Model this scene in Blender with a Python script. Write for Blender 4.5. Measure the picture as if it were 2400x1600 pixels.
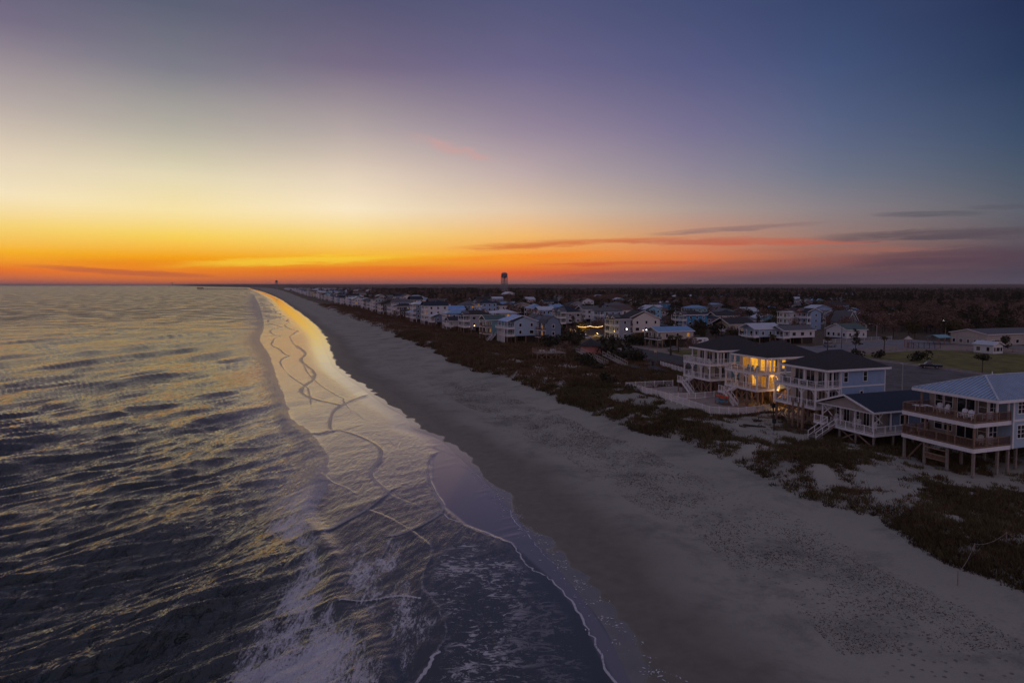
import bpy, math, random
import numpy as np
from mathutils import Vector, Matrix
R = math.radians
rnd = random.Random(7)
nr = np.random.RandomState(11)
scene = bpy.context.scene
for o in list(bpy.data.objects): bpy.data.objects.remove(o)
COL = scene.collection

# ------------------------------------------------------------------ camera
CAMZ = 25.0
PITCH = R(3.0)
SHY = -0.02006
cam_d = bpy.data.cameras.new('camera')
cam = bpy.data.objects.new('camera', cam_d); COL.objects.link(cam)
cam_d.lens = 24; cam_d.sensor_width = 36; cam_d.sensor_fit = 'HORIZONTAL'
cam_d.shift_y = SHY
cam_d.clip_start = 0.5; cam_d.clip_end = 90000
cam.location = (0, 0, CAMZ); cam.rotation_euler = (R(90) - PITCH, 0, 0)
scene.camera = cam
FWD = (0, math.cos(PITCH), -math.sin(PITCH)); UPV = (0, math.sin(PITCH), math.cos(PITCH))

def ray(px, py):
    x = (px - 1200) / 1600.0
    y = (800 - py) / 1600.0 + SHY * 1.5
    return Vector((x, FWD[1] + UPV[1] * y, FWD[2] + UPV[2] * y))
def G(px, py, z=2.5):
    d = ray(px, py); t = (z - CAMZ) / d.z
    return (d.x * t, d.y * t)

# ------------------------------------------------------------------ exposure
scene.view_settings.view_transform = 'Standard'
scene.view_settings.look = 'None'
scene.view_settings.exposure = 0.0
scene.view_settings.gamma = 1.0
scene.view_settings.use_curve_mapping = False
scene.render.engine = 'CYCLES'

# ------------------------------------------------------------------ node helpers
def lin(c):
    c = c / 255.0
    return c / 12.92 if c <= 0.04045 else ((c + 0.055) / 1.055) ** 2.4
def S(r, g, b): return (lin(r), lin(g), lin(b), 1)

class NT:
    def __init__(self, tree):
        self.t = tree; self.n = tree.nodes; self.l = tree.links
        for x in list(self.n): self.n.remove(x)
    def node(self, typ, **kw):
        x = self.n.new(typ)
        for k, v in kw.items(): setattr(x, k, v)
        return x
    def put(self, sock, v):
        if isinstance(v, bpy.types.NodeSocket): self.l.new(v, sock)
        elif v is not None: sock.default_value = v
    def math(self, op, a, b=None, c=None, clamp=False):
        x = self.node('ShaderNodeMath', operation=op, use_clamp=clamp)
        self.put(x.inputs[0], a)
        if b is not None: self.put(x.inputs[1], b)
        if c is not None: self.put(x.inputs[2], c)
        return x.outputs[0]
    def rng(self, v, a, b, c=0.0, d=1.0, smooth=True):
        x = self.node('ShaderNodeMapRange', interpolation_type='SMOOTHSTEP' if smooth else 'LINEAR')
        self.put(x.inputs[0], v)
        for i, q in enumerate((a, b, c, d)): self.put(x.inputs[1 + i], q)
        return x.outputs[0]
    def mix(self, f, a, b, mode='MIX'):
        x = self.node('ShaderNodeMix', data_type='RGBA', blend_type=mode)
        self.put(x.inputs[0], f); self.put(x.inputs[6], a); self.put(x.inputs[7], b)
        return x.outputs[2]
    def noise(self, vec, scale, detail=3.0, rough=0.55, dist=0.0, dim='3D'):
        x = self.node('ShaderNodeTexNoise', noise_dimensions=dim)
        self.put(x.inputs['Vector'], vec); self.put(x.inputs['Scale'], scale)
        x.inputs['Detail'].default_value = detail; x.inputs['Roughness'].default_value = rough
        x.inputs['Distortion'].default_value = dist
        return x.outputs[0]
    def comb(self, x, y, z):
        n = self.node('ShaderNodeCombineXYZ')
        self.put(n.inputs[0], x); self.put(n.inputs[1], y); self.put(n.inputs[2], z)
        return n.outputs[0]
    def attr(self, name):
        n = self.node('ShaderNodeAttribute', attribute_name=name)
        return n.outputs['Fac']
    def ramp(self, f, stops):
        n = self.node('ShaderNodeValToRGB')
        self.put(n.inputs[0], f)
        e = n.color_ramp.elements
        while len(e) > 1: e.remove(e[-1])
        e[0].position = stops[0][0]; e[0].color = stops[0][1]
        for p, c in stops[1:]:
            q = e.new(min(1, p)); q.color = c
        return n.outputs[0]

# ------------------------------------------------------------------ sky at dusk
SUN_AZ = R(-26.0)     # the sun has just set left of the view's middle (azimuth from +Y towards +X)
world = bpy.data.worlds.new('World'); scene.world = world; world.use_nodes = True
w = NT(world.node_tree)
tc = w.node('ShaderNodeTexCoord')
sep = w.node('ShaderNodeSeparateXYZ'); w.l.new(tc.outputs['Generated'], sep.inputs[0])
az = w.math('ARCTAN2', sep.outputs[0], sep.outputs[1])
el = w.math('ARCSINE', sep.outputs[2])
eld = w.math('MAXIMUM', w.math('MULTIPLY', el, 57.29578), 0.0)
azd = w.math('MULTIPLY', az, 57.29578)
da = w.math('ABSOLUTE', w.math('SUBTRACT', azd, math.degrees(SUN_AZ)))
da = w.math('MINIMUM', da, w.math('SUBTRACT', 360.0, da))
tpos = w.math('POWER', w.math('DIVIDE', eld, 90.0), 0.5)
ROWS = [0, 150, 300, 400, 480, 540, 590, 625, 648]
SKYC = {   # column in the picture -> colours from the top row down to the horizon
 350:  [(92,97,116),(126,126,137),(186,180,166),(232,220,184),(252,230,168),(254,214,92),(254,166,18),(244,132,34),(214,108,56)],
 800:  [(90,89,118),(120,109,133),(180,167,165),(224,207,186),(250,232,196),(252,216,124),(252,184,44),(236,116,40),(172,98,84)],
 1200: [(83,86,121),(106,101,136),(152,137,156),(187,169,168),(222,196,168),(244,188,112),(250,152,40),(222,96,50),(158,98,88)],
 1600: [(68,78,116),(86,90,130),(118,113,145),(143,135,150),(172,154,147),(196,142,112),(218,122,74),(152,88,80),(122,86,85)],
 1900: [(56,70,108),(68,84,122),(90,101,132),(111,117,135),(138,129,133),(150,122,114),(148,98,88),(108,79,84),(102,80,87)],
 2350: [(38,50,84),(43,60,92),(60,78,106),(78,90,108),(94,97,108),(95,88,96),(86,71,82),(76,68,82),(80,74,90)],
}
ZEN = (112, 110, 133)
def disp_el(x, y):
    d = ray(x * 1.0204, y * 1.0204); return math.degrees(math.asin(d.z / d.length)), math.degrees(math.atan2(d.x, d.y))
cols = []
for x in sorted(SKYC):
    stops = []
    for y, c in zip(ROWS, SKYC[x]):
        e, a = disp_el(x, y)
        stops.append(((max(e, 0) / 90) ** .5, S(*c)))
    stops = stops[::-1]
    top = SKYC[x][0]
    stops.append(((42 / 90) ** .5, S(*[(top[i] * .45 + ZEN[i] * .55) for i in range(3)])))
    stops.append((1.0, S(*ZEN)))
    a = disp_el(x, 300)[1] - math.degrees(SUN_AZ)
    cols.append((max(a, 0), w.ramp(tpos, stops)))
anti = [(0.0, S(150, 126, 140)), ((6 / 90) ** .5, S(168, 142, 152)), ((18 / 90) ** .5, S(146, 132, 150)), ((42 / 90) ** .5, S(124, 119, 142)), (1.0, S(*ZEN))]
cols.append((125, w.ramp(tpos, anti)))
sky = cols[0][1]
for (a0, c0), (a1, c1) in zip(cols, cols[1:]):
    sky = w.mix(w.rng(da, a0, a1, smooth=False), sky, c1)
v1 = w.comb(w.math('MULTIPLY', azd, 0.22), w.math('MULTIPLY', w.math('SUBTRACT', eld, w.math('MULTIPLY', azd, 0.02)), 2.4), 0.0)
n1 = w.noise(v1, 1.0, 5.0, 0.65, 0.5)
v2 = w.comb(w.math('MULTIPLY', azd, 0.03), w.math('MULTIPLY', w.math('SUBTRACT', eld, w.math('MULTIPLY', azd, 0.02)), 2.2), 3.7)
n2 = w.noise(v2, 1.0, 4.0, 0.55, 0.3)
# bright yellow lens above the glow
def blob(a0, e0, sa, se, slope=0.0, wav=0.0):
    u = w.math('DIVIDE', w.math('SUBTRACT', azd, a0), sa)
    e_ = w.math('SUBTRACT', w.math('SUBTRACT', eld, e0), w.math('MULTIPLY', w.math('SUBTRACT', azd, a0), slope))
    v = w.math('DIVIDE', w.math('ADD', e_, w.math('MULTIPLY', w.math('SUBTRACT', n1, 0.5), wav)), se)
    r2 = w.math('ADD', w.math('MULTIPLY', u, u), w.math('MULTIPLY', v, v))
    return w.rng(r2, 1.0, 0.05)
sky = w.mix(w.math('MULTIPLY', blob(-17.5, 1.95, 11.0, .42, 0.05, 1.0), 0.7), sky, S(255, 212, 62))
sky = w.mix(w.math('MULTIPLY', blob(-29.5, .95, 7.5, .26, -0.055, 0.8), 0.55), sky, S(172, 84, 72))
n3 = w.noise(w.comb(w.math('MULTIPLY', azd, 0.5), w.math('MULTIPLY', w.math('ADD', eld, w.math('MULTIPLY', azd, 0.25)), 1.6), 1.0), 1.0, 4.0, 0.65, 0.8)
sky = w.mix(w.math('MULTIPLY', w.math('MULTIPLY', blob(-4.9, 11.1, 4.3, .55, -0.24, 1.5), w.rng(n3, .2, .75)), 0.5), sky, S(214, 156, 150))
# long thin bars of cloud rising gently to the right
def streak(x0, y0, x1, y1, th, col, al):
    global sky
    (e0, a0), (e1, a1) = disp_el(x0, y0), disp_el(x1, y1)
    am, em = (a0+a1)/2, (e0+e1)/2
    b = blob(am, em, (a1-a0)/2, th*1.5/1600*57.3, (e1-e0)/(a1-a0), th*.11)
    sky = w.mix(w.math('MULTIPLY', w.math('MULTIPLY', b, w.rng(n1, .25, .62, .45, 1.0)), al), sky, S(*col))
for q in ((1000,572,1600,543,7,(206,104,60),.75), (1360,554,2020,551,7,(186,96,76),.7), (1560,560,2100,556,4,(196,92,66),.5), (1830,548,2560,524,10,(84,74,84),.8), (1450,541,1950,506,5,(136,110,110),.75),
          (1980,494,2300,488,5,(84,84,94),.75), (2200,478,2420,472,4,(84,84,94),.5), (1880,606,2560,578,17,(82,64,78),.7), (1560,612,2060,596,8,(150,84,78),.5), (930,600,1500,576,6,(250,134,44),.6),
          (1180,608,1720,601,4,(206,78,54),.6), (1200,638,1760,626,8,(136,82,82),.6), (540,622,1100,612,5,(240,104,34),.5), (60,600,520,606,6,(244,134,22),.4), (700,575,1100,583,5,(255,196,70),.5), (1500,640,2400,636,8,(92,72,84),.6),
          (1650,575,2200,570,6,(170,104,86),.45)):
    streak(*q)
# soft uneven veil so that the gradient is not mathematically clean
n4 = w.noise(w.comb(w.math('MULTIPLY', azd, 0.03), w.math('MULTIPLY', eld, 0.10), 9.0), 1.0, 4.0, 0.5, 0.4)
sky = w.mix(1.0, sky, w.ramp(n4, [(.3, (.94, .95, .96, 1)), (.7, (1.05, 1.03, 1.03, 1))]), 'MULTIPLY')
below = w.rng(sep.outputs[2], 0.0, -0.03)
sky = w.mix(below, sky, (.030, .032, .045, 1))
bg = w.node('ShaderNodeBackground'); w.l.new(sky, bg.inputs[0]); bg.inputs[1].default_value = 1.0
wo = w.node('ShaderNodeOutputWorld'); w.l.new(bg.outputs[0], wo.inputs[0])

# last warm light of the sunken sun, very weak and soft
sun_d = bpy.data.lights.new('sun', 'SUN'); sun = bpy.data.objects.new('sun', sun_d); COL.objects.link(sun)
sun_d.energy = 0.03; sun_d.angle = R(50); sun_d.color = (1.0, .50, .25)
sdir = Vector((math.sin(SUN_AZ) * math.cos(R(3)), math.cos(SUN_AZ) * math.cos(R(3)), math.sin(R(3))))
sun.rotation_euler = sdir.to_track_quat('Z', 'Y').to_euler()

# ------------------------------------------------------------------ objects and tags
def tag(o, label=None, cat=None, group=None, kind=None):
    if label: o['label'] = label
    if cat: o['category'] = cat
    if group: o['group'] = group
    if kind: o['kind'] = kind
    return o
def empty(name, loc, rz=0.0, label=None, cat=None, group=None):
    o = bpy.data.objects.new(name, None); COL.objects.link(o)
    o.location = loc; o.rotation_euler = (0, 0, rz); o.empty_display_size = .3
    return tag(o, label, cat, group)
def link(name, me, parent=None, loc=(0, 0, 0), rot=(0, 0, 0)):
    o = bpy.data.objects.new(name, me); COL.objects.link(o)
    o.parent = parent; o.location = loc; o.rotation_euler = rot
    return o
def mesh_np(name, V, F, mats, smooth=False, attrs=None, mi=None):
    """V (n,3), F (m,k) arrays -> mesh, all faces with k corners"""
    me = bpy.data.meshes.new(name)
    V = np.ascontiguousarray(V, dtype=np.float32); F = np.ascontiguousarray(F, dtype=np.int32)
    m, k = F.shape
    me.vertices.add(len(V)); me.vertices.foreach_set('co', V.ravel())
    me.loops.add(m * k); me.loops.foreach_set('vertex_index', F.ravel())
    me.polygons.add(m); me.polygons.foreach_set('loop_start', np.arange(0, m * k, k, dtype=np.int32))
    me.polygons.foreach_set('loop_total', np.full(m, k, dtype=np.int32))
    if mi is not None: me.polygons.foreach_set('material_index', np.asarray(mi, dtype=np.int32))
    me.polygons.foreach_set('use_smooth', np.full(m, smooth, dtype=bool))
    me.update(calc_edges=True)
    for a, d in (attrs or {}).items():
        at = me.attributes.new(a, 'FLOAT', 'POINT'); at.data.foreach_set('value', np.ascontiguousarray(d, dtype=np.float32))
    for x in mats: me.materials.append(x)
    return me
class MB:
    def __init__(s): s.v = []; s.f = []
    def poly(s, pts, faces):
        n = len(s.v); s.v += [tuple(p) for p in pts]; s.f += [tuple(i + n for i in f) for f in faces]; return s
    def box(s, x0, x1, y0, y1, z0, z1):
        return s.poly([(x0,y0,z0),(x1,y0,z0),(x1,y1,z0),(x0,y1,z0),(x0,y0,z1),(x1,y0,z1),(x1,y1,z1),(x0,y1,z1)],
                      [(0,3,2,1),(4,5,6,7),(0,1,5,4),(1,2,6,5),(2,3,7,6),(3,0,4,7)])
    def beam(s, p, q, w=.1, h=None):
        h = h or w; p = Vector(p); q = Vector(q); d = (q - p).normalized()
        a = d.cross(Vector((0, 0, 1)))
        a = Vector((1, 0, 0)) if a.length < 1e-4 else a.normalized()
        b = a.cross(d).normalized()
        a = a * w / 2; b = b * h / 2
        P = [p-a-b, p+a-b, p+a+b, p-a+b, q-a-b, q+a-b, q+a+b, q-a+b]
        return s.poly(P, [(0,3,2,1),(4,5,6,7),(0,1,5,4),(1,2,6,5),(2,3,7,6),(3,0,4,7)])
    def cyl(s, p, q, r0, r1=None, n=8):
        r1 = r0 if r1 is None else r1
        p = Vector(p); q = Vector(q); d = (q - p).normalized()
        a = d.orthogonal().normalized(); b = d.cross(a)
        P = [p + (a*math.cos(2*math.pi*i/n) + b*math.sin(2*math.pi*i/n))*r0 for i in range(n)]
        P += [q + (a*math.cos(2*math.pi*i/n) + b*math.sin(2*math.pi*i/n))*r1 for i in range(n)]
        return s.poly(P, [(i, (i+1) % n, n+(i+1) % n, n+i) for i in range(n)] + [tuple(range(n))[::-1], tuple(range(n, 2*n))])
    def lathe(s, prof, n=16, c=(0, 0, 0)):
        m = len(prof); P = []
        for (r, z) in prof:
            P += [(c[0]+r*math.cos(2*math.pi*i/n), c[1]+r*math.sin(2*math.pi*i/n), c[2]+z) for i in range(n)]
        F = [(j*n+i, j*n+(i+1) % n, (j+1)*n+(i+1) % n, (j+1)*n+i) for j in range(m-1) for i in range(n)]
        return s.poly(P, F + [tuple(range(n))[::-1], tuple(range((m-1)*n, m*n))])
    def mesh(s, name, mat, smooth=False):
        me = bpy.data.meshes.new(name); me.from_pydata(s.v, [], s.f); me.materials.append(mat)
        if smooth: me.polygons.foreach_set('use_smooth', [True]*len(me.polygons))
        me.update(); return me
    def build(s, name, mat, parent=None, loc=(0, 0, 0), rot=(0, 0, 0), smooth=False):
        return link(name, s.mesh(name, mat, smooth), parent, loc, rot)

# ------------------------------------------------------------------ numpy noise
def vnoise(x, y, seed=0):
    xi = np.floor(x).astype(np.int64); yi = np.floor(y).astype(np.int64)
    fx = x - xi; fy = y - yi; fx = fx*fx*(3-2*fx); fy = fy*fy*(3-2*fy)
    def h(a, b):
        n = (a * 374761393 + b * 668265263 + seed * 1442695041) & 0x7fffffff
        n = ((n ^ (n >> 13)) * 1274126177) & 0x7fffffff
        return ((n ^ (n >> 16)) & 0xffff) / 65535.0
    return (h(xi, yi)*(1-fx)+h(xi+1, yi)*fx)*(1-fy) + (h(xi, yi+1)*(1-fx)+h(xi+1, yi+1)*fx)*fy
def fbm(x, y, oct=4, seed=0):
    s = 0; a = .5; t = 0
    for i in range(oct):
        s = s + a*vnoise(x, y, seed+i); t += a; a *= .5; x = x*2.03+7.1; y = y*2.03+3.3
    return s/t
def sm(x, a, b):
    t = np.clip((x-a)/(b-a), 0, 1); return t*t*(3-2*t)

# ------------------------------------------------------------------ coastline (world metres), measured from the picture
shore_px = [(1560,1745),(1510,1670),(1470,1600),(1408,1469),(1316,1347),(1240,1255),(1173,1173),(1071,1071),(1010,1022),(964,1005),(952,983),(898,949),(842,908),(786,867),(762,830),(750,795),(714,755),(680,727),(653,704),(617,686),(592,678)]
toe_px = [(2700,1500),(2400,1372),(2245,1310),(2143,1258),(2041,1206),(1939,1174),(1837,1133),(1735,1082),(1633,1041),(1510,1008),(1429,985),(1357,950),(1276,918),(1173,883),(1102,857),(1061,839),(1010,816),(939,786),(867,760),(816,740),(714,704),(640,684)]
sp = sorted([(G(x, y, .05)[1], G(x, y, .05)[0]) for x, y in shore_px]); tp = sorted([(G(x, y, 1.8)[1], G(x, y, 1.8)[0]) for x, y in toe_px])
sp = [(5, sp[0][1]+9)] + sp + [(7200, -2830), (12000, -5500), (20000, -9700), (60000, -30000)]
tp = [(5, tp[0][1]+12)] + [p for p in tp if p[0] < 1500] + [(2400, -800), (7200, -2730), (12000, -5380), (20000, -9550), (60000, -29800)]
SPY, SPX = np.array([a for a, b in sp]), np.array([b for a, b in sp])
TPY, TPX = np.array([a for a, b in tp]), np.array([b for a, b in tp])
def _cr(y, PY, PX):
    i = np.clip(np.searchsorted(PY, y)-1, 0, len(PY)-2)
    m = np.gradient(PX, PY)
    h = PY[i+1]-PY[i]; t = np.clip((y-PY[i])/h, 0, 1)
    return (2*t**3-3*t**2+1)*PX[i] + (t**3-2*t**2+t)*h*m[i] + (-2*t**3+3*t**2)*PX[i+1] + (t**3-t**2)*h*m[i+1]
def shore(y): return _cr(np.asarray(y, float), SPY, SPX)
def toe(y):
    y = np.asarray(y, float)
    return _cr(y, TPY, TPX) + (fbm(y*.12, y*0+3, 3, 5)-.5)*3.0*np.clip(y/60, .6, 3)
def height(X, Y):
    X = np.asarray(X, float); Y = np.asarray(Y, float)
    sh = shore(Y); to = toe(Y); wd = np.maximum(to-sh, 4)
    s = X-sh; t = s/wd; d = X-to
    z = np.where(s < 0, s*.05, 0.02 + 1.25*np.clip(t, 0, 1)**1.0 + .45*sm(t, .72, 1.0))
    z = np.where(s < 0, np.maximum(z, -1.5), z)
    z = z + (fbm(X*.05, Y*.05, 3, 2)-.5)*.35*sm(t, .25, .6)
    z = z + (fbm(X*.35, Y*.35, 3, 9)-.5)*.16*sm(t, .35, .6)
    sc = fbm(X*.11, Y*.11, 3, 21)                     # dune scarp, then hummocks
    z = z + sm(d, -1.5+sc*2, 1.6+sc*2)*(.75+.5*sc)
    hum = (fbm(X*.16, Y*.16, 4, 31)-.42)*2.6*sm(d, 0, 5)*(1-sm(d, 13, 24))
    z = z + hum
    inl = sm(d, 14, 25)
    z = z*(1-inl) + 2.5*inl
    far = np.sqrt(X*X+Y*Y)
    z = z + inl*(26.0*sm(far, 2500, 14000) + 22*sm(far, 9000, 30000))
    return z
def hz(x, y): return float(height(np.array([x]), np.array([y]))[0])
# ------------------------------------------------------------------ materials
def pmat(name, rgb, rough=.8, var=.12, scale=3.0, bump=0.0, bscale=20.0, metal=0.0, stripes=None, spec=.3):
    m = bpy.data.materials.new(name); m.use_nodes = True
    t = NT(m.node_tree)
    b = t.node('ShaderNodeBsdfPrincipled'); o = t.node('ShaderNodeOutputMaterial'); t.l.new(b.outputs[0], o.inputs[0])
    tc = t.node('ShaderNodeTexCoord').outputs['Object']
    n = t.noise(tc, scale, 5.0, .65)
    lo = tuple(c*(1-var*1.6) for c in rgb) + (1,); hi = tuple(min(1, c*(1+var*1.3)) for c in rgb) + (1,)
    c = t.ramp(n, [(.3, lo), (.7, hi)])
    b.inputs['Roughness'].default_value = rough; b.inputs['Metallic'].default_value = metal
    b.inputs['Specular IOR Level'].default_value = spec
    h = None
    if stripes:            # lap siding / courses: narrow shadow gaps as fine relief
        sz = t.node('ShaderNodeSeparateXYZ'); t.l.new(tc, sz.inputs[0])
        saw = t.math('FRACT', t.math('MULTIPLY', sz.outputs[2], stripes))
        h = saw
    if bump:
        bn = t.noise(tc, bscale, 4.0, .7)
        h = bn if h is None else t.math('ADD', h, t.math('MULTIPLY', bn, .4))
    t.put(b.inputs['Base Color'], c)
    if h is not None:
        bp = t.node('ShaderNodeBump'); bp.inputs['Strength'].default_value = .5; bp.inputs['Distance'].default_value = bump or .02
        t.l.new(h, bp.inputs['Height']); t.l.new(bp.outputs[0], b.inputs['Normal'])
    return m
def emat(name, rgb, strength):
    m = bpy.data.materials.new(name); m.use_nodes = True; t = NT(m.node_tree)
    e = t.node('ShaderNodeEmission'); o = t.node('ShaderNodeOutputMaterial')
    n = t.noise(t.node('ShaderNodeTexCoord').outputs['Object'], 2.5, 4.0, .7)
    c = t.ramp(n, [(.3, tuple(x*.45 for x in rgb)+(1,)), (.65, tuple(rgb)+(1,))])
    t.l.new(c, e.inputs[0]); e.inputs[1].default_value = strength; t.l.new(e.outputs[0], o.inputs[0]); return m

def sand_material():
    m = bpy.data.materials.new('sand'); m.use_nodes = True; t = NT(m.node_tree)
    b = t.node('ShaderNodeBsdfPrincipled'); o = t.node('ShaderNodeOutputMaterial'); t.l.new(b.outputs[0], o.inputs[0])
    P = t.node('ShaderNodeNewGeometry').outputs['Position']
    wet = t.attr('wet'); trk = t.attr('tracks'); veg = t.attr('veg')
    n0 = t.noise(P, .06, 4, .6); n1 = t.noise(P, .7, 5, .65); n2 = t.noise(P, 6.0, 4, .7); n3 = t.noise(P, .13, 8, .75, .35)
    dry = t.ramp(n0, [(.3, (.29, .275, .225, 1)), (.7, (.38, .36, .295, 1))])
    dry = t.mix(t.rng(n3, .46, .66), dry, (.20, .19, .165, 1))
    dry = t.mix(t.math('MULTIPLY', t.rng(n2, .3, .7), .35), dry, (.42, .395, .325, 1))
    # trodden pits with their shade painted dark, and weed specks, along the tide line
    vo = t.node('ShaderNodeTexVoronoi'); t.put(vo.inputs['Vector'], P); vo.inputs['Scale'].default_value = 1.7
    vo.inputs['Randomness'].default_value = 1.0
    pit = t.math('MULTIPLY', t.rng(vo.outputs['Distance'], .26, .12), t.math('MULTIPLY', trk, t.rng(n1, .30, .5)))
    dry = t.mix(t.math('MULTIPLY', pit, .7), dry, (.13, .11, .10, 1))
    wetc = t.ramp(n1, [(.3, (.155, .143, .115, 1)), (.7, (.21, .193, .155, 1))])
    wv = t.math('ADD', wet, t.math('MULTIPLY', t.math('SUBTRACT', n3, .5), .25))
    col = t.mix(t.rng(wv, .15, .75), dry, wetc)
    vcol = t.ramp(n1, [(.3, (.055, .038, .026, 1)), (.5, (.105, .076, .050, 1)), (.72, (.17, .13, .095, 1))])
    vm = t.rng(t.math('ADD', veg, t.math('MULTIPLY', t.math('SUBTRACT', n1, .5), .9)), .38, .62)
    col = t.mix(vm, col, vcol)
    t.put(b.inputs['Base Color'], col)
    gl = t.attr('gloss')
    t.put(b.inputs['Roughness'], t.rng(gl, .2, .8, t.rng(wet, .3, .9, .92, .62), .10))
    t.put(b.inputs['Specular IOR Level'], t.rng(gl, .2, .8, .2, .8))
    h = t.math('ADD', t.math('MULTIPLY', n1, .55), t.math('MULTIPLY', n2, .25))
    h = t.math('SUBTRACT', h, t.math('MULTIPLY', pit, .8))
    h = t.math('MULTIPLY', h, t.rng(wet, .75, .15, .03, 1.0))
    bp = t.node('ShaderNodeBump'); bp.inputs['Strength'].default_value = .8; bp.inputs['Distance'].default_value = .16
    t.l.new(h, bp.inputs['Height']); t.l.new(bp.outputs[0], b.inputs['Normal'])
    return m

def water_material():
    m = bpy.data.materials.new('sea_water'); m.use_nodes = True; t = NT(m.node_tree)
    b = t.node('ShaderNodeBsdfPrincipled'); o = t.node('ShaderNodeOutputMaterial')
    P = t.node('ShaderNodeNewGeometry').outputs['Position']
    foam = t.attr('foam'); rip = t.attr('ripple'); shal = t.attr('shallow'); lace = t.attr('lace')
    mp = t.node('ShaderNodeMapping'); t.put(mp.inputs['Vector'], P)
    mp.inputs['Rotation'].default_value = (0, 0, R(54)); mp.inputs['Scale'].default_value = (.95, .27, 1.0)
    Q = mp.outputs[0]
    r1 = t.noise(Q, 1.15, 4, .62, .7); r2 = t.noise(Q, 5.0, 2, .6, .4); r0 = t.noise(Q, .42, 3, .6, .6)
    rd = t.math('SUBTRACT', 1.0, t.math('ABSOLUTE', t.math('SUBTRACT', t.math('MULTIPLY', r1, 2.0), 1.0)))
    h = t.math('ADD', t.math('MULTIPLY', rd, .70), t.math('MULTIPLY', r1, .80))
    h = t.math('ADD', h, t.math('MULTIPLY', r2, .085))
    h = t.math('ADD', h, t.math('MULTIPLY', r0, .35))
    rf_ = t.noise(Q, .10, 7, .72, .8); h = t.math('ADD', h, t.math('MULTIPLY', rf_, t.math('MULTIPLY', t.math('SUBTRACT', t.attr('rough'), .06), 14.0)))
    h = t.math('MULTIPLY', h, rip)
    r3 = t.noise(Q, 1.5, 6, .66, .9); h = t.math('ADD', h, t.math('MULTIPLY', r3, t.math('MULTIPLY', t.attr('ripple2'), .16)))
    # foam: lacy, never solid, broken along the ripples
    f1 = t.noise(Q, .55, 7, .72, 1.6); f2 = t.noise(Q, 3.2, 7, .78, 1.2); f3 = t.noise(P, 1.6, 8, .75, 2.2)
    fr_ = t.math('ABSOLUTE', t.math('SUBTRACT', t.math('MULTIPLY', f3, 2.0), 1.0))
    fv = t.math('ADD', t.math('MULTIPLY', f1, .36), t.math('ADD', t.math('MULTIPLY', f2, .42), t.math('MULTIPLY', t.math('SUBTRACT', 1.0, fr_), .22)))
    th = t.rng(foam, 0.0, 1.0, .80, .50, smooth=False)
    fm = t.rng(t.math('SUBTRACT', fv, th), -.01, .085)
    fm = t.math('MULTIPLY', fm, t.rng(foam, .02, .15))
    mq = t.node('ShaderNodeMapping'); t.put(mq.inputs['Vector'], P); mq.inputs['Rotation'].default_value = (0, 0, R(-20)); mq.inputs['Scale'].default_value = (.8, 1.5, 1)
    l1 = t.noise(mq.outputs[0], .75, 9, .80, 1.6)
    l0 = t.noise(P, .16, 4, .6, .8); lm = t.math('MULTIPLY', t.rng(t.math('ADD', l1, t.math('MULTIPLY', t.math('SUBTRACT', l0, .5), .35)), .53, .575), t.rng(lace, .1, .9))
    l3 = t.noise(P, 5.5, 4, .75)
    lm2 = t.math('MULTIPLY', t.rng(l3, .62, .68), t.math('MULTIPLY', t.rng(lace, .05, .6), .8))
    fm = t.math('MAXIMUM', fm, t.math('MAXIMUM', lm, lm2))
    tb = t.rng(t.math('ADD', t.attr('turb'), t.math('MULTIPLY', t.math('SUBTRACT', fv, .57), 2.2)), .22, .70)
    col = t.mix(shal, (.014, .024, .022, 1), (.125, .104, .098, 1))
    t.put(b.inputs['Base Color'], col)
    fr = t.attr('rough'); pn = t.noise(P, .045, 5, .7, .5); t.put(b.inputs['Roughness'], t.math('ADD', fr, t.math('MULTIPLY', t.math('SUBTRACT', pn, .52), t.math('MULTIPLY', t.math('SUBTRACT', fr, .06), 4.0)), clamp=True)); t.put(b.inputs['IOR'], t.rng(shal, .2, .9, 1.62, 2.25))
    b.inputs['Specular IOR Level'].default_value = .5
    bp = t.node('ShaderNodeBump'); bp.inputs['Strength'].default_value = 1.0; bp.inputs['Distance'].default_value = .42
    t.l.new(h, bp.inputs['Height']); t.l.new(bp.outputs[0], b.inputs['Normal'])
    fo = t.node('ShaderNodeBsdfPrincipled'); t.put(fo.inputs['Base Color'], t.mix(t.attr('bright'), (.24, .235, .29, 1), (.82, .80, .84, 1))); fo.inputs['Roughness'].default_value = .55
    fb = t.node('ShaderNodeBump'); fb.inputs['Strength'].default_value = 1.0; fb.inputs['Distance'].default_value = .42
    t.put(fb.inputs['Height'], t.math('ADD', t.math('MULTIPLY', h, .9), t.math('MULTIPLY', fv, .75))); t.l.new(fb.outputs[0], fo.inputs['Normal'])
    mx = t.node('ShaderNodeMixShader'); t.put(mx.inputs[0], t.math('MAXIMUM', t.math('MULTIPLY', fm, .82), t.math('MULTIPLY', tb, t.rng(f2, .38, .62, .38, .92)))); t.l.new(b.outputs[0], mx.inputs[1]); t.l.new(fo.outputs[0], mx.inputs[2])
    t.l.new(mx.outputs[0], o.inputs[0])
    return m
M = {}
M['sand'] = sand_material(); M['water'] = water_material()

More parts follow.
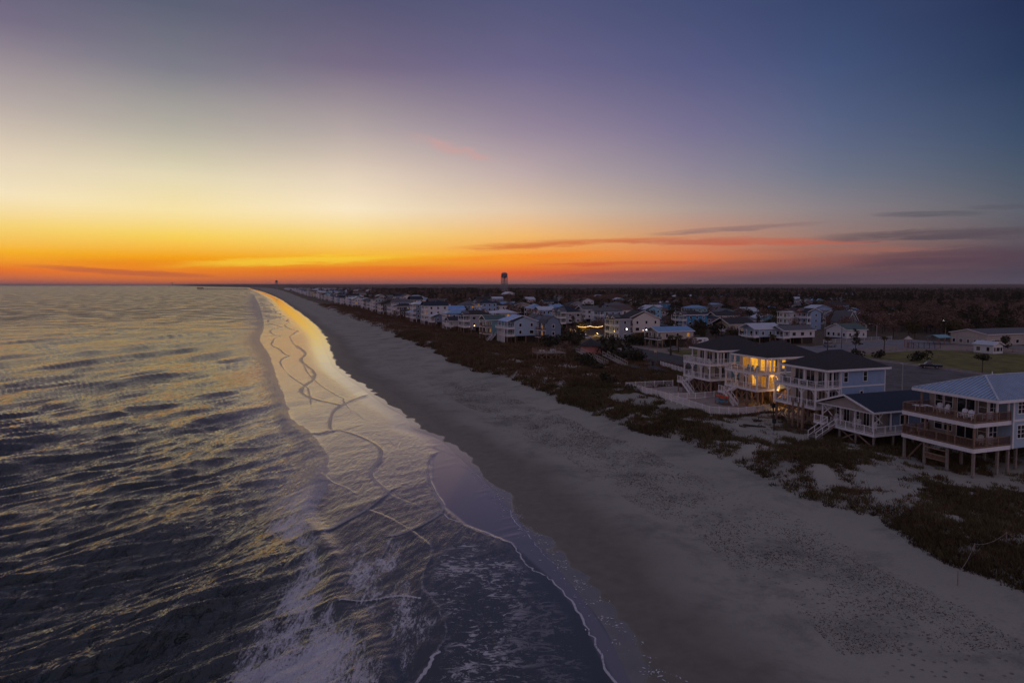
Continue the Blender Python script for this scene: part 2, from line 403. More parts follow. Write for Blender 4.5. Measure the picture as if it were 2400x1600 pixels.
# ------------------------------------------------------------------ ground sheet
def gridF(nr_, nc):
    i = np.arange(nr_-1)[:, None]*nc + np.arange(nc-1)[None, :]
    i = i.ravel(); return np.stack([i, i+1, i+nc+1, i+nc], 1)
def make_ground():
    vs = np.concatenate([np.linspace(25/18., 25/700., 560), 25/np.geomspace(720, 60000, 120)])
    Ys = 25/vs
    g = np.concatenate([np.array([-300, -120, -60, -35, -20, -12, -7, -4]), np.linspace(-3, 95, 300), np.geomspace(97, 700, 40), np.geomspace(800, 70000, 30)])
    Yg = np.repeat(Ys[:, None], len(g), 1)
    X = shore(Ys)[:, None] + g[None, :]*np.clip(Ys/400, 1, 1.6)[:, None]
    Z = height(X, Yg)
    s = X-shore(Ys)[:, None]; d = X-toe(Ys)[:, None]; wd = (toe(Ys)-shore(Ys))[:, None]; t = s/wd
    wetn = (fbm(X*.08, Yg*.08, 3, 77)-.5)*.16
    wet = 1-sm(t+wetn, .02, .42)*.75 - sm(t+wetn, .40, .50)*.25
    tr = sm(t+wetn*.6, .42, .52)*(1-sm(t+wetn*.6, .72, .88))
    vgn = .6*fbm(X*.13, Yg*.13, 4, 55)+.4*fbm(X*.55, Yg*.40, 3, 56)
    veg = sm(d+(vgn-.5)*6, 0.5, 2.5)*(.04+.62*sm(vgn, .47, .60)) * (1-.35*(1-sm(d, 12, 20)))
    near = 1-sm(Yg, 110, 180)
    veg = np.maximum(veg, sm(d, 22, 40)*.9*(1-near*.45)); veg = np.maximum(veg, sm(d, 1, 6)*sm(Yg, 150, 260)*.95)
    V = np.stack([X, Yg, Z], -1).reshape(-1, 3)
    me = mesh_np('ground', V, gridF(len(Ys), len(g)), [M['sand']], True, {'wet': wet.ravel(), 'gloss': (1-sm((s+(fbm(X*.35, Yg*.35, 3, 14)-.5)*3.2)/np.clip(Yg/110, 1, 5), .6, 1.9)).ravel(), 'tracks': tr.ravel(), 'veg': veg.ravel()})
    o = link('ground', me); tag(o, kind='structure')
make_ground()

# ------------------------------------------------------------------ sea
def W2(pts, z=0.0): return np.array([G(x, y, z) for x, y in pts])
BORES = [  # (picture points, height m, width m, foam)
 ([(658,1012),(743,1020),(787,1007),(823,1014),(868,1034),(897,1054),(894,1075),(881,1092),(868,1107),(877,1123),(912,1154)], .20, .50, .06),
 ([(776,1005),(774,989),(783,962),(823,940),(866,925)], .16, .5, .0),
 ([(1017,1065),(1004,1079),(1004,1123),(1024,1159),(1042,1186),(1035,1204),(1000,1225),(966,1244),(939,1253),(915,1256)], .17, .42, .05),
 ([(912,1154),(890,1172),(863,1195),(815,1220),(765,1248)], .25, .55, .1),
 ([(863,1195),(912,1212),(957,1239),(988,1262),(1008,1280),(1013,1293),(1008,1312),(997,1329),(988,1364),(997,1395),(1029,1427),(1048,1462),(1046,1495),(1024,1529)], .15, .40, .25),
 ([(752,1114),(779,1132),(814,1143),(832,1157)], .14, .4, .05),
 ([(697,810),(723,830),(701,844),(741,871),(738,892),(707,909),(711,929),(799,950)], .24, .55, .0),
 ([(1035,1204),(1000,1190),(960,1178),(912,1160)], .08, .4, .15),
 ([(912,1270),(900,1300),(860,1340),(815,1350)], .12, .4, .3),
 ([(800,1413),(860,1410),(930,1395),(985,1404)], .14, .4, .5),
]
THIN = [  # thin white edges of spent swash
 ([(1035,1204),(1091,1230),(1154,1255),(1203,1275),(1220,1300),(1238,1324),(1262,1342),(1288,1355),(1323,1391),(1359,1436),(1381,1480),(1400,1525),(1440,1600),(1480,1680)], .10, 1.0),
 ([(1024,1529),(1008,1555),(993,1579),(975,1600),(950,1640)], .13, 1.0),
 ([(1085,1090),(1110,1110),(1150,1135),(1175,1160),(1195,1180),(1197,1205),(1215,1232),(1240,1255),(1270,1290),(1300,1325),(1330,1350)], .07, .8),
]
def pdist(X, Y, L):
    """distance to polyline and signed side"""
    best = np.full(X.shape, 1e9); sg = np.zeros(X.shape)
    for (ax, ay), (bx, by) in zip(L[:-1], L[1:]):
        dx, dy = bx-ax, by-ay; q = dx*dx+dy*dy+1e-9
        t = np.clip(((X-ax)*dx+(Y-ay)*dy)/q, 0, 1)
        ex = X-(ax+t*dx); ey = Y-(ay+t*dy); d = np.sqrt(ex*ex+ey*ey)
        s = np.sign(ex*.90-ey*.43)
        u = d < best; best = np.where(u, d, best); sg = np.where(u, s, sg)
    return best, sg
def smooth_line(pts, it=2):
    P = np.array(pts, float)
    for _ in range(it):
        Q = [P[0]]
        for a, b in zip(P[:-1], P[1:]): Q += [a*.75+b*.25, a*.25+b*.75]
        P = np.array(Q+[P[-1]])
    return P
def inpoly(X, Y, poly, soft):
    inside = np.zeros(X.shape, bool); n = len(poly)
    for i in range(n):
        (x0, y0), (x1, y1) = poly[i], poly[(i+1) % n]
        c = ((y0 > Y) != (y1 > Y)) & (X < (x1-x0)*(Y-y0)/((y1-y0) if abs(y1-y0) > 1e-9 else 1e-9)+x0)
        inside ^= c
    d, _ = pdist(X, Y, np.vstack([poly, poly[:1]]))
    return sm(np.where(inside, d, -d), -soft, soft)
def make_sea():
    NRW, NCL = 800, 800
    vs = np.concatenate([np.linspace(25/30., 25/1500., NRW-60), 25/np.geomspace(1550, 70000, 60)])
    Ys = 25/vs
    j = np.linspace(0, 1, NCL)
    u0 = -1.15; u1 = (shore(Ys)+2.0)/Ys
    # straight side lines; columns denser where the picture looks
    U = u0 + (u1-u0)[:, None]*(j[None, :]**.8)
    Yg = np.repeat(Ys[:, None], NCL, 1); X = U*Yg
    sh = shore(Ys)[:, None]; off = sh-X                     # metres seaward of the edge
    dY = Yg*Yg/25*(25/30./NRW); dX = Yg*(u1-u0)[:, None]/NCL
    # irregular ripple field: sum of directional waves with sharpened crests
    wx = X+ (fbm(X*.03, Yg*.03, 3, 8)-.5)*14; wy = Yg + (fbm(X*.03+9, Yg*.03, 3, 18)-.5)*14
    Z = np.zeros_like(X)
    for i in range(80):
        lam = 26*math.exp(-3.9*i/79.)*rnd.uniform(.85, 1.15)       # 22 m .. 1.1 m
        th = (-21 if i < 22 else -34 if i < 36 else -52) + rnd.gauss(0, 8 + 10*(i/79.))
        kx, ky = math.cos(R(th)), math.sin(R(th)); k = 2*math.pi/lam
        amp = .0165*lam**.66*(1.0 if i > 26 else .85)*(1.25 if i > 36 else 1)
        ph = rnd.uniform(0, 6.28)
        c = np.sin(k*(kx*wx+ky*wy)+ph)
        c = 1-2*np.abs(np.sin((k*(kx*wx+ky*wy)+ph)/2))**.9 if i % 2 else c
        res = np.sqrt((kx*dX)**2+(ky*dY)**2)/lam
        Z += amp*c*np.exp(-(res*5.5)**2)
    grp = .35+1.3*fbm(X*.03, Yg*.03, 3, 12)
    deep = sm(off, 9, 34)
    turb = np.zeros_like(X)
    # breaking line: line between the open water and the spread-out sheets
    BL = smooth_line(W2([(585,676),(600,700),(612,735),(618,770),(600,795),(625,830),(640,880),(655,930),(670,985),(700,1005),(730,1030),(747,1060),(755,1100),(752,1150),(712,1208),(765,1270),(787,1302),(795,1360),(800,1413),(850,1460),(886,1503),(912,1600),(940,1700)]))
    dB, sB = pdist(X, Yg, BL)
    seaw = dB*np.where(sB > 0, 1, -1)        # positive = seaward (left of the line as it runs towards the camera?)
    seaw = np.where(X < np.interp(Yg, BL[::-1, 1], BL[::-1, 0]), dB, -dB)
    sw = sm(seaw, -1.0, 3.0)
    Z = Z*grp*(.05+.95*sm(seaw, -2, 14))
    Z += .34*np.exp(-((seaw-.6)/1.3)**2)*(.5+fbm(X*.1, Yg*.1, 2, 4))*(Yg < 1500)
    foam = np.clip((1-np.abs(seaw-2.6)/4.5), 0, 1)**.6*.45*(.6+.5*fbm(X*.06, Yg*.06, 3, 66))
    F1 = W2([(640,1180),(720,1150),(765,1270),(800,1413),(886,1503),(912,1600),(940,1720),(380,1720),(500,1600),(560,1470),(640,1370),(700,1300),(600,1240)])
    foam = np.maximum(foam, inpoly(X, Yg, F1, 2.2)*(.68+.45*fbm(X*.12, Yg*.12, 3, 61)))
    F2 = W2([(580,1010),(640,1000),(700,1000),(750,1080),(752,1150),(700,1220),(640,1150),(590,1080)])
    foam = np.maximum(foam, inpoly(X, Yg, F2, 2.5)*.55)
    turb = np.maximum(turb, inpoly(X, Yg, F2, 3.0)*.38)
    F3 = W2([(790,1280),(860,1250),(960,1262),(950,1330),(985,1390),(1040,1450),(1030,1500),(990,1520),(960,1600),(930,1600),(886,1500),(800,1413)])
    foam = np.maximum(foam, inpoly(X, Yg, F3, 1.2)*(.45+.45*fbm(X*.3, Yg*.3, 3, 90)))
    F3b = W2([(955,1405),(1000,1400),(1045,1450),(1046,1500),(1010,1530),(980,1500),(965,1450)])
    foam = np.maximum(foam, inpoly(X, Yg, F3b, 1.4)*.80*(.6+.5*fbm(X*.5, Yg*.5, 3, 17)))
    F5 = W2([(880,1260),(955,1262),(965,1320),(975,1380),(940,1370),(920,1310)])
    foam = np.maximum(foam, inpoly(X, Yg, F5, .8)*.68)
    # whitecaps on the steepest swells
    caps = sm(Z/(.25+.0*Z), 1.15, 1.9)*sm(seaw, 3, 10)*(1-sm(Yg, 90, 200))
    foam = np.maximum(foam, caps*.25)
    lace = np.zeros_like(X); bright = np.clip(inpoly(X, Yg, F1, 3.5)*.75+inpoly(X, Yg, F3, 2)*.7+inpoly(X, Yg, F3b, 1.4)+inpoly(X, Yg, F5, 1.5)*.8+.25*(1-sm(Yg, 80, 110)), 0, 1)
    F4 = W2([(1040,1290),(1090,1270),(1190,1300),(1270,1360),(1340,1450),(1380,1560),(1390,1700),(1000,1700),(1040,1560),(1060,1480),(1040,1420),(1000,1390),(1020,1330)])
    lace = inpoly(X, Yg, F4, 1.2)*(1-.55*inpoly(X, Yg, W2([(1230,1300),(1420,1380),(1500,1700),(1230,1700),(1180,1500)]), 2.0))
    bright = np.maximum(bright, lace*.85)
    z2 = np.zeros_like(X)
    ripw = (fbm(X*.5, Yg*.5, 2, 41)-.5)*.25
    for pts, h, wdt, fo in BORES:
        L = smooth_line(W2(pts)); lo = L.min(0)-6; hi = L.max(0)+6
        m = (X > lo[0]) & (X < hi[0]) & (Yg > lo[1]) & (Yg < hi[1])
        if not m.any(): continue
        d, sg = pdist(X[m], Yg[m], L); q = d*sg + ripw[m]*wdt*1.4      # q > 0 on the landward side
        wv = wdt*np.clip(Yg[m]/110, .6, 1.5)
        z2[m] = np.maximum(z2[m], h*.42*(.2+1.5*fbm(X[m]*.22, Yg[m]*.22, 3, 47))*np.where(q > 0, np.exp(-(q/(wv*.8))**2), np.exp(q/(wv*8))))
        turb[m] = np.maximum(turb[m], np.where(q > 0, np.exp(-(q/(wv*.30))**2), .40*np.exp(q/(wv*2.4))+.60*np.exp(-(q/(wv*.8))**2))*(1-.6*(fo > .2))*np.clip(.35+1.2*fbm(X[m]*.18, Yg[m]*.18, 3, 48), 0, 1.1))
        foam[m] = np.maximum(foam[m], fo*2.2*np.exp(-((q+wv*.3)/(wv*.8))**2))
    for q_, (fr, sd, amp_) in enumerate(((.30, 3, 4.0), (.62, 23, 3.5))):
        m = (Yg > 128) & (Yg < 1400)
        yy = Yg[m]; bl = np.interp(yy, BL[::-1, 1], BL[::-1, 0]); sc_ = np.abs(np.sin(yy*(.036-.006*q_)+sd+2.2*fbm(yy*.02, yy*0, 2, sd)))
        xc = bl+(shore(yy)-bl)*fr-amp_*(sc_**.7-.5)*np.clip(yy/200, .5, 2.5)
        q = (X[m]-xc)*.93; wv = .30*np.clip(yy/130, .8, 4)
        z2[m] = np.maximum(z2[m], .12*np.clip(yy/200, .8, 2)*np.where(q > 0, np.exp(-(q/(wv*.9))**2), np.exp(q/(wv*7)))*sm(yy, 128, 150))
        turb[m] = np.maximum(turb[m], .95*np.where(q > 0, np.exp(-(q/(wv*.3))**2), np.exp(q/(wv*1.0)))*sm(yy, 128, 150)*(.3+1.1*fbm(yy*.04, yy*0, 2, sd+5)))
    wb_ = np.interp(Yg, [60, 80, 95, 120, 160, 300, 900], [3.0, 7.0, 6.0, 4.0, 4.0, 7.0, 16.0])
    sj = seaw+1.3*(fbm(Yg*.25, X*.25, 3, 6)-.5)
    turb = np.maximum(turb, sm(sj, -1.2, -.5)*np.exp(-np.maximum(sj, 0)/wb_)*.80*(1-sm(Yg, 1200, 2500))*sm(Yg, 58, 82))
    foam = np.maximum(foam, 0*np.exp(-(np.abs(seaw-1-2.5*(fbm(Yg*.05+0*X, 0*X, 3, 6)-.5)*np.clip(Yg/120, 1, 6))/(1.9*np.clip(Yg/150, 1, 5)*(.5+fbm(Yg*.03+0*X, 0*X+4, 3, 8))))**2)*.85*sm(Yg, 120, 170)*(1-sm(Yg, 1200, 2500)))
    for pts, wdt, fo in THIN:
        L = smooth_line(W2(pts)); L = L + (np.array([[rnd.gauss(0, .09), rnd.gauss(0, .13)] for _ in L])); lo = L.min(0)-4; hi = L.max(0)+4
        m = (X > lo[0]) & (X < hi[0]) & (Yg > lo[1]) & (Yg < hi[1])
        d, _ = pdist(X[m], Yg[m], L); d = np.abs(d+ripw[m]*.3)
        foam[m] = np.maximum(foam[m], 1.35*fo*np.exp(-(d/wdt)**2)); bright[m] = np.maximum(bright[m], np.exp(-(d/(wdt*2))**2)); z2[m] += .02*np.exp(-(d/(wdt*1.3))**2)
    Z += z2
    # the film of water runs out to nothing on the sand
    edge = sm(off, -.5, 1.5)
    Z = Z*edge; Z = np.where(off < 8, np.maximum(Z, -.012), Z) + .03
    film = inpoly(X, Yg, W2([(1017,1050),(1100,1080),(1180,1170),(1300,1290),(1500,1600),(1560,1720),(1420,1720),(1440,1600),(1400,1525),(1359,1436),(1288,1355),(1203,1275),(1091,1230),(1042,1190),(1010,1130)]), .35)
    ripple = (.035+.05*sm(Yg, 62, 105))*(1-sm(seaw, -1, 10))+sm(seaw, -1, 10)
    ripple = ripple*(1-.95*film)*(.12+.88*sm(off/np.clip(Yg/120, 1, 6), 1.0, 5.0))
    ripple = ripple*(1+.55*(1-sm(Yg, 62, 140)))
    ripple = np.where(lace > 0, ripple*(1-.55*lace), ripple)
    ripple2 = (1-.97*film)*(1-.4*lace)*sm(off/np.clip(Yg/120, 1, 6), .5, 4.0)*np.clip(Yg/130, 1, 4)
    shallow = (1-sm(seaw, 0, 22))*(.12+.88*sm(Yg, 64, 96))
    shallow = np.maximum(shallow, film*.95)
    V = np.stack([X, Yg, Z], -1).reshape(-1, 3)
    me = mesh_np('sea', V, gridF(len(Ys), NCL), [M['water']], True, {'foam': foam.ravel(), 'ripple': ripple.ravel(), 'shallow': shallow.ravel(), 'lace': lace.ravel(), 'bright': bright.ravel(), 'turb': turb.ravel(), 'ripple2': ripple2.ravel(), 'rough': (.06+.27*sm(np.sqrt(X*X+Yg*Yg), 70, 700)*sm(off, 0, 25)).ravel()})
    o = link('sea', me); tag(o, kind='structure')
make_sea()
# ------------------------------------------------------------------ building kit
def mk(name, *a, **k): M[name] = pmat(name, *a, **k); return M[name]
mk('white_paint', (.84, .82, .82), .55, .05, 2)
mk('cream_paint', (.72, .66, .60), .6, .07, 1.5, stripes=5, bump=.012)
mk('white_siding', (.70, .70, .72), .6, .05, 1.2, stripes=5, bump=.012)
mk('pale_blue_siding', (.30, .42, .60), .6, .06, 1.2, stripes=5, bump=.012)
mk('light_blue_siding', (.38, .50, .62), .6, .06, 1.2, stripes=5, bump=.012)
mk('sky_siding', (.24, .52, .68), .6, .06, 1.2, stripes=5, bump=.012)
mk('bright_blue_siding', (.05, .30, .55), .6, .06, 1.2, stripes=5, bump=.012)
mk('teal_siding', (.22, .40, .42), .6, .06, 1.2, stripes=5, bump=.012)
mk('slate_siding', (.20, .25, .34), .6, .07, 1.2, stripes=5, bump=.012)
mk('grey_siding', (.36, .38, .42), .6, .07, 1.2, stripes=5, bump=.012)
mk('taupe_siding', (.40, .35, .32), .6, .07, 1.2, stripes=5, bump=.012)
mk('beige_siding', (.52, .46, .40), .6, .07, 1.2, stripes=5, bump=.012)
mk('red_siding', (.36, .10, .07), .6, .08, 1.2, stripes=5, bump=.012)
mk('pink_siding', (.62, .25, .20), .6, .08, 1.2, stripes=5, bump=.012)
mk('navy_siding', (.04, .06, .11), .6, .08, 1.2, stripes=5, bump=.012)
mk('yellow_siding', (.62, .52, .34), .6, .08, 1.2, stripes=5, bump=.012)
mk('dark_siding', (.10, .09, .09), .7, .1, 1.2, stripes=5, bump=.012)
mk('charcoal_shingle', (.044, .040, .044), .85, .35, 5, bump=.02, bscale=9)
mk('navy_shingle', (.024, .034, .055), .8, .3, 5, bump=.02, bscale=9)
mk('grey_shingle', (.13, .13, .14), .85, .25, 5, bump=.02, bscale=9)
mk('brown_shingle', (.12, .09, .075), .85, .25, 5, bump=.02, bscale=9)
mk('green_shingle', (.09, .14, .13), .85, .25, 5, bump=.02, bscale=9)
mk('blue_metal', (.17, .32, .50), .38, .10, .6, bump=.008, bscale=1.5, spec=.5)
mk('pale_metal', (.52, .56, .62), .4, .10, .6, bump=.008, bscale=1.5, spec=.5)
mk('bright_blue_metal', (.14, .36, .72), .38, .1, .6, spec=.5)
mk('timber', (.30, .20, .145), .85, .28, 3.5, bump=.02, bscale=14)
mk('deck_timber', (.20, .115, .08), .8, .25, 4, bump=.015, bscale=14)
mk('grey_timber', (.27, .23, .20), .85, .25, 3.5, bump=.02, bscale=14)
mk('dark_timber', (.07, .05, .04), .85, .3, 3.5)
mk('concrete', (.30, .28, .27), .85, .15, .8, bump=.01)
mk('brick_red', (.20, .075, .055), .85, .2, 3)
mk('black_metal', (.02, .02, .022), .5, .2, 3)
mk('steel', (.40, .40, .41), .45, .1, 2, metal=.6)
mk('tower_grey', (.16, .16, .19), .6, .1, .2)
mk('tower_leg', (.30, .30, .31), .6, .1, .2)
M['glass'] = pmat('glass', (.018, .020, .026), .07, .3, .7, spec=.8)
M['curtain_glass'] = pmat('curtain_glass', (.16, .14, .12), .25, .5, 2.5, spec=.5)
M['lit'] = emat('lit_window', (1.0, .44, .035), 1.1)
M['lit_soft'] = emat('lit_window_soft', (1.0, .40, .05), .42)
M['bulb'] = emat('bulb', (1.0, .62, .28), 6.0)
M['white_bulb'] = emat('white_bulb', (.95, .97, 1.0), 8.0)
_wc = {}
def window(parent, x, y, z, w=.9, h=1.4, face='side', glass='glass', frame='white_paint', muntin=1, bars=1, simple=False, name='window'):
    """z = sill height; face: side (-y), front (-x), back (+x), far (+y)"""
    key = (w, h, glass, frame, muntin, bars, simple)
    if key not in _wc:
        t = .09 if not simple else .13; f = MB()
        f.box(-w/2-t, w/2+t, -.05, .02, h, h+t*1.3); f.box(-w/2-t, w/2+t, -.07, .02, -t, 0)
        f.box(-w/2-t, -w/2, -.05, .02, 0, h); f.box(w/2, w/2+t, -.05, .02, 0, h)
        for i in range(muntin): f.box(-w/2, w/2, -.03, .0, h*(i+1)/(muntin+1)-.025, h*(i+1)/(muntin+1)+.025)
        for i in range(bars-1): c = -w/2+w*(i+1)/bars; f.box(c-.04, c+.04, -.04, .0, 0, h)
        fm = f.mesh(name, M[frame])
        p = MB(); p.box(-w/2, w/2, -.012, -.004, 0, h); pm = p.mesh('pane', M[glass])
        _wc[key] = (fm, pm)
    fm, pm = _wc[key]
    rz = {'side': 0, 'front': R(-90), 'back': R(90), 'far': R(180)}[face]
    o = link(name, fm, parent, (x, y, z), (0, 0, rz))
    link('pane', pm, o)
    return o
_pc = {}
def part_box(name, mat, parent, x, y, z, sx, sy, sz):
    """shared-mesh box, base centre at (x,y,z)"""
    key = (name, mat, round(sx, 3), round(sy, 3), round(sz, 3))
    if key not in _pc: _pc[key] = MB().box(-sx/2, sx/2, -sy/2, sy/2, 0, sz).mesh(name, M[mat])
    return link(name, _pc[key], parent, (x, y, z))
def hip_roof(x0, x1, y0, y1, z, rise, th=.16):
    m = MB(); dx, dy = x1-x0, y1-y0
    if dx >= dy: r = dy/2; a, b = (x0+r, (y0+y1)/2), (x1-r, (y0+y1)/2)
    else: r = dx/2; a, b = ((x0+x1)/2, y0+r), ((x0+x1)/2, y1-r)
    if dx == dy: b = a
    c = [(x0,y0,z),(x1,y0,z),(x1,y1,z),(x0,y1,z)]; t = [(p[0],p[1],z+th) for p in c]
    A = (a[0], a[1], z+th+rise); B = (b[0], b[1], z+th+rise)
    P = c+t+[A, B]
    if dx >= dy: F = [(0,3,2,1),(0,1,5,4),(1,2,6,5),(2,3,7,6),(3,0,4,7),(4,5,9,8),(5,6,9),(6,7,8,9),(7,4,8)]
    else: F = [(0,3,2,1),(0,1,5,4),(1,2,6,5),(2,3,7,6),(3,0,4,7),(4,5,8),(5,6,9,8),(6,7,9),(7,4,8,9)]
    m.poly(P, F); return m
def gable_roof(x0, x1, y0, y1, z, rise, along='x', th=.18, prof=None):
    """open roof shell (two slopes with thickness); ridge along x or y; prof = list (t, h) across"""
    m = MB(); prof = prof or [(0, 0), (.5, 1), (1, 0)]
    top = [(t, z+h*rise+th) for t, h in prof]; bot = [(t, z+h*rise) for t, h in prof][::-1]
    ring = top+bot; n = len(ring)
    def P(t, zz, e):
        return (x0 if e == 0 else x1, y0+t*(y1-y0), zz) if along == 'x' else (x0+t*(x1-x0), y0 if e == 0 else y1, zz)
    pts = [P(t, q, 0) for t, q in ring]+[P(t, q, 1) for t, q in ring]
    k = len(prof)
    F = [(i, (i+1) % n, n+(i+1) % n, n+i) for i in range(n)]
    for i in range(k-1):
        F.append((i, i+1, n-2-i, n-1-i)[::-1]); F.append((n+i, n+i+1, n+n-2-i, n+n-1-i))
    return m.poly(pts, F)
def gable_wall(x0, x1, y0, y1, z0, z, rise, along='x', prof=None):
    """solid body with gable ends"""
    prof = prof or [(0, 0), (.5, 1), (1, 0)]
    m = MB(); ring = [(0, z0)]+[(t, z+h*rise) for t, h in prof]+[(1, z0)]; n = len(ring)
    def P(t, zz, e):
        return (x0 if e == 0 else x1, y0+t*(y1-y0), zz) if along == 'x' else (x0+t*(x1-x0), y0 if e == 0 else y1, zz)
    pts = [P(t, q, 0) for t, q in ring]+[P(t, q, 1) for t, q in ring]
    return m.poly(pts, [(i, (i+1) % n, n+(i+1) % n, n+i) for i in range(n)]+[tuple(range(n)), tuple(range(n, 2*n))[::-1]])
def railing(parent, p, q, h=1.0, mat='white_paint', post=1.8, bal=.13, solid=False, endposts=(1, 1), posts=True):
    """one railing run with posts (parts), rails and pickets; p,q = (x,y,z) at deck level"""
    p = Vector(p); q = Vector(q); L = (q-p).length; n = max(1, round(L/post))
    r = MB(); r.beam(p+Vector((0,0,h)), q+Vector((0,0,h)), .12, .06); r.beam(p+Vector((0,0,.12)), q+Vector((0,0,.12)), .06, .07)
    ro = r.build('rail', M[mat], parent)
    if bal:
        b = MB(); k = max(2, int(L/bal))
        for i in range(k):
            c = p+(q-p)*((i+.5)/k); b.box(c.x-.014, c.x+.014, c.y-.014, c.y+.014, c.z+.15, c.z+h-.03)
        tag(b.build('pickets', M[mat], parent), kind='stuff')
    if posts:
        for i in range(n+1):
            if (i == 0 and not endposts[0]) or (i == n and not endposts[1]): continue
            c = p+(q-p)*(i/n); part_box('railing_post', mat, parent, c.x, c.y, c.z, .11, .11, h+.08)
def stairs(parent, p, q, width_dir, width=1.1, mat='grey_timber', rail='white_paint', name='stair'):
    p = Vector(p); q = Vector(q); wd = Vector(width_dir).normalized()*width
    m = MB(); n = max(3, int(abs(p.z-q.z)/.19))
    m.beam(p, q, .07, .28); m.beam(p+wd, q+wd, .07, .28)
    d = (q-p)/n
    for i in range(n):
        c = p+d*(i+.5); f = Vector((d.x, d.y, 0)).normalized()*.15
        a = c-f; b = c+f; z = c.z+.06
        m.poly([(a.x,a.y,z),(b.x,b.y,z),(b.x+wd.x,b.y+wd.y,z),(a.x+wd.x,a.y+wd.y,z),(a.x,a.y,z+.04),(b.x,b.y,z+.04),(b.x+wd.x,b.y+wd.y,z+.04),(a.x+wd.x,a.y+wd.y,z+.04)],
               [(0,3,2,1),(4,5,6,7),(0,1,5,4),(1,2,6,5),(2,3,7,6),(3,0,4,7)])
    o = m.build(name, M[mat], parent)
    if rail:
        r = MB()
        for s in (Vector((0,0,0)), wd):
            r.beam(p+s+Vector((0,0,1)), q+s+Vector((0,0,1)), .07, .08); r.beam(p+s+Vector((0,0,.3)), q+s+Vector((0,0,.3)), .05, .06)
            k = max(2, int((q-p).length/1.1))
            for i in range(k+1):
                c = p+s+(q-p)*(i/k); r.box(c.x-.04, c.x+.04, c.y-.04, c.y+.04, c.z-.1, c.z+1.05)
        r.build('handrail', M[rail], o)
    return o
def stilts(parent, xs, ys, z0, z1, mat='timber', s=.28, drop=None):
    for x in xs:
        for y in ys:
            part_box('stilt', mat, parent, x, y, z0, s, s, z1-z0)
YAW = R(20)

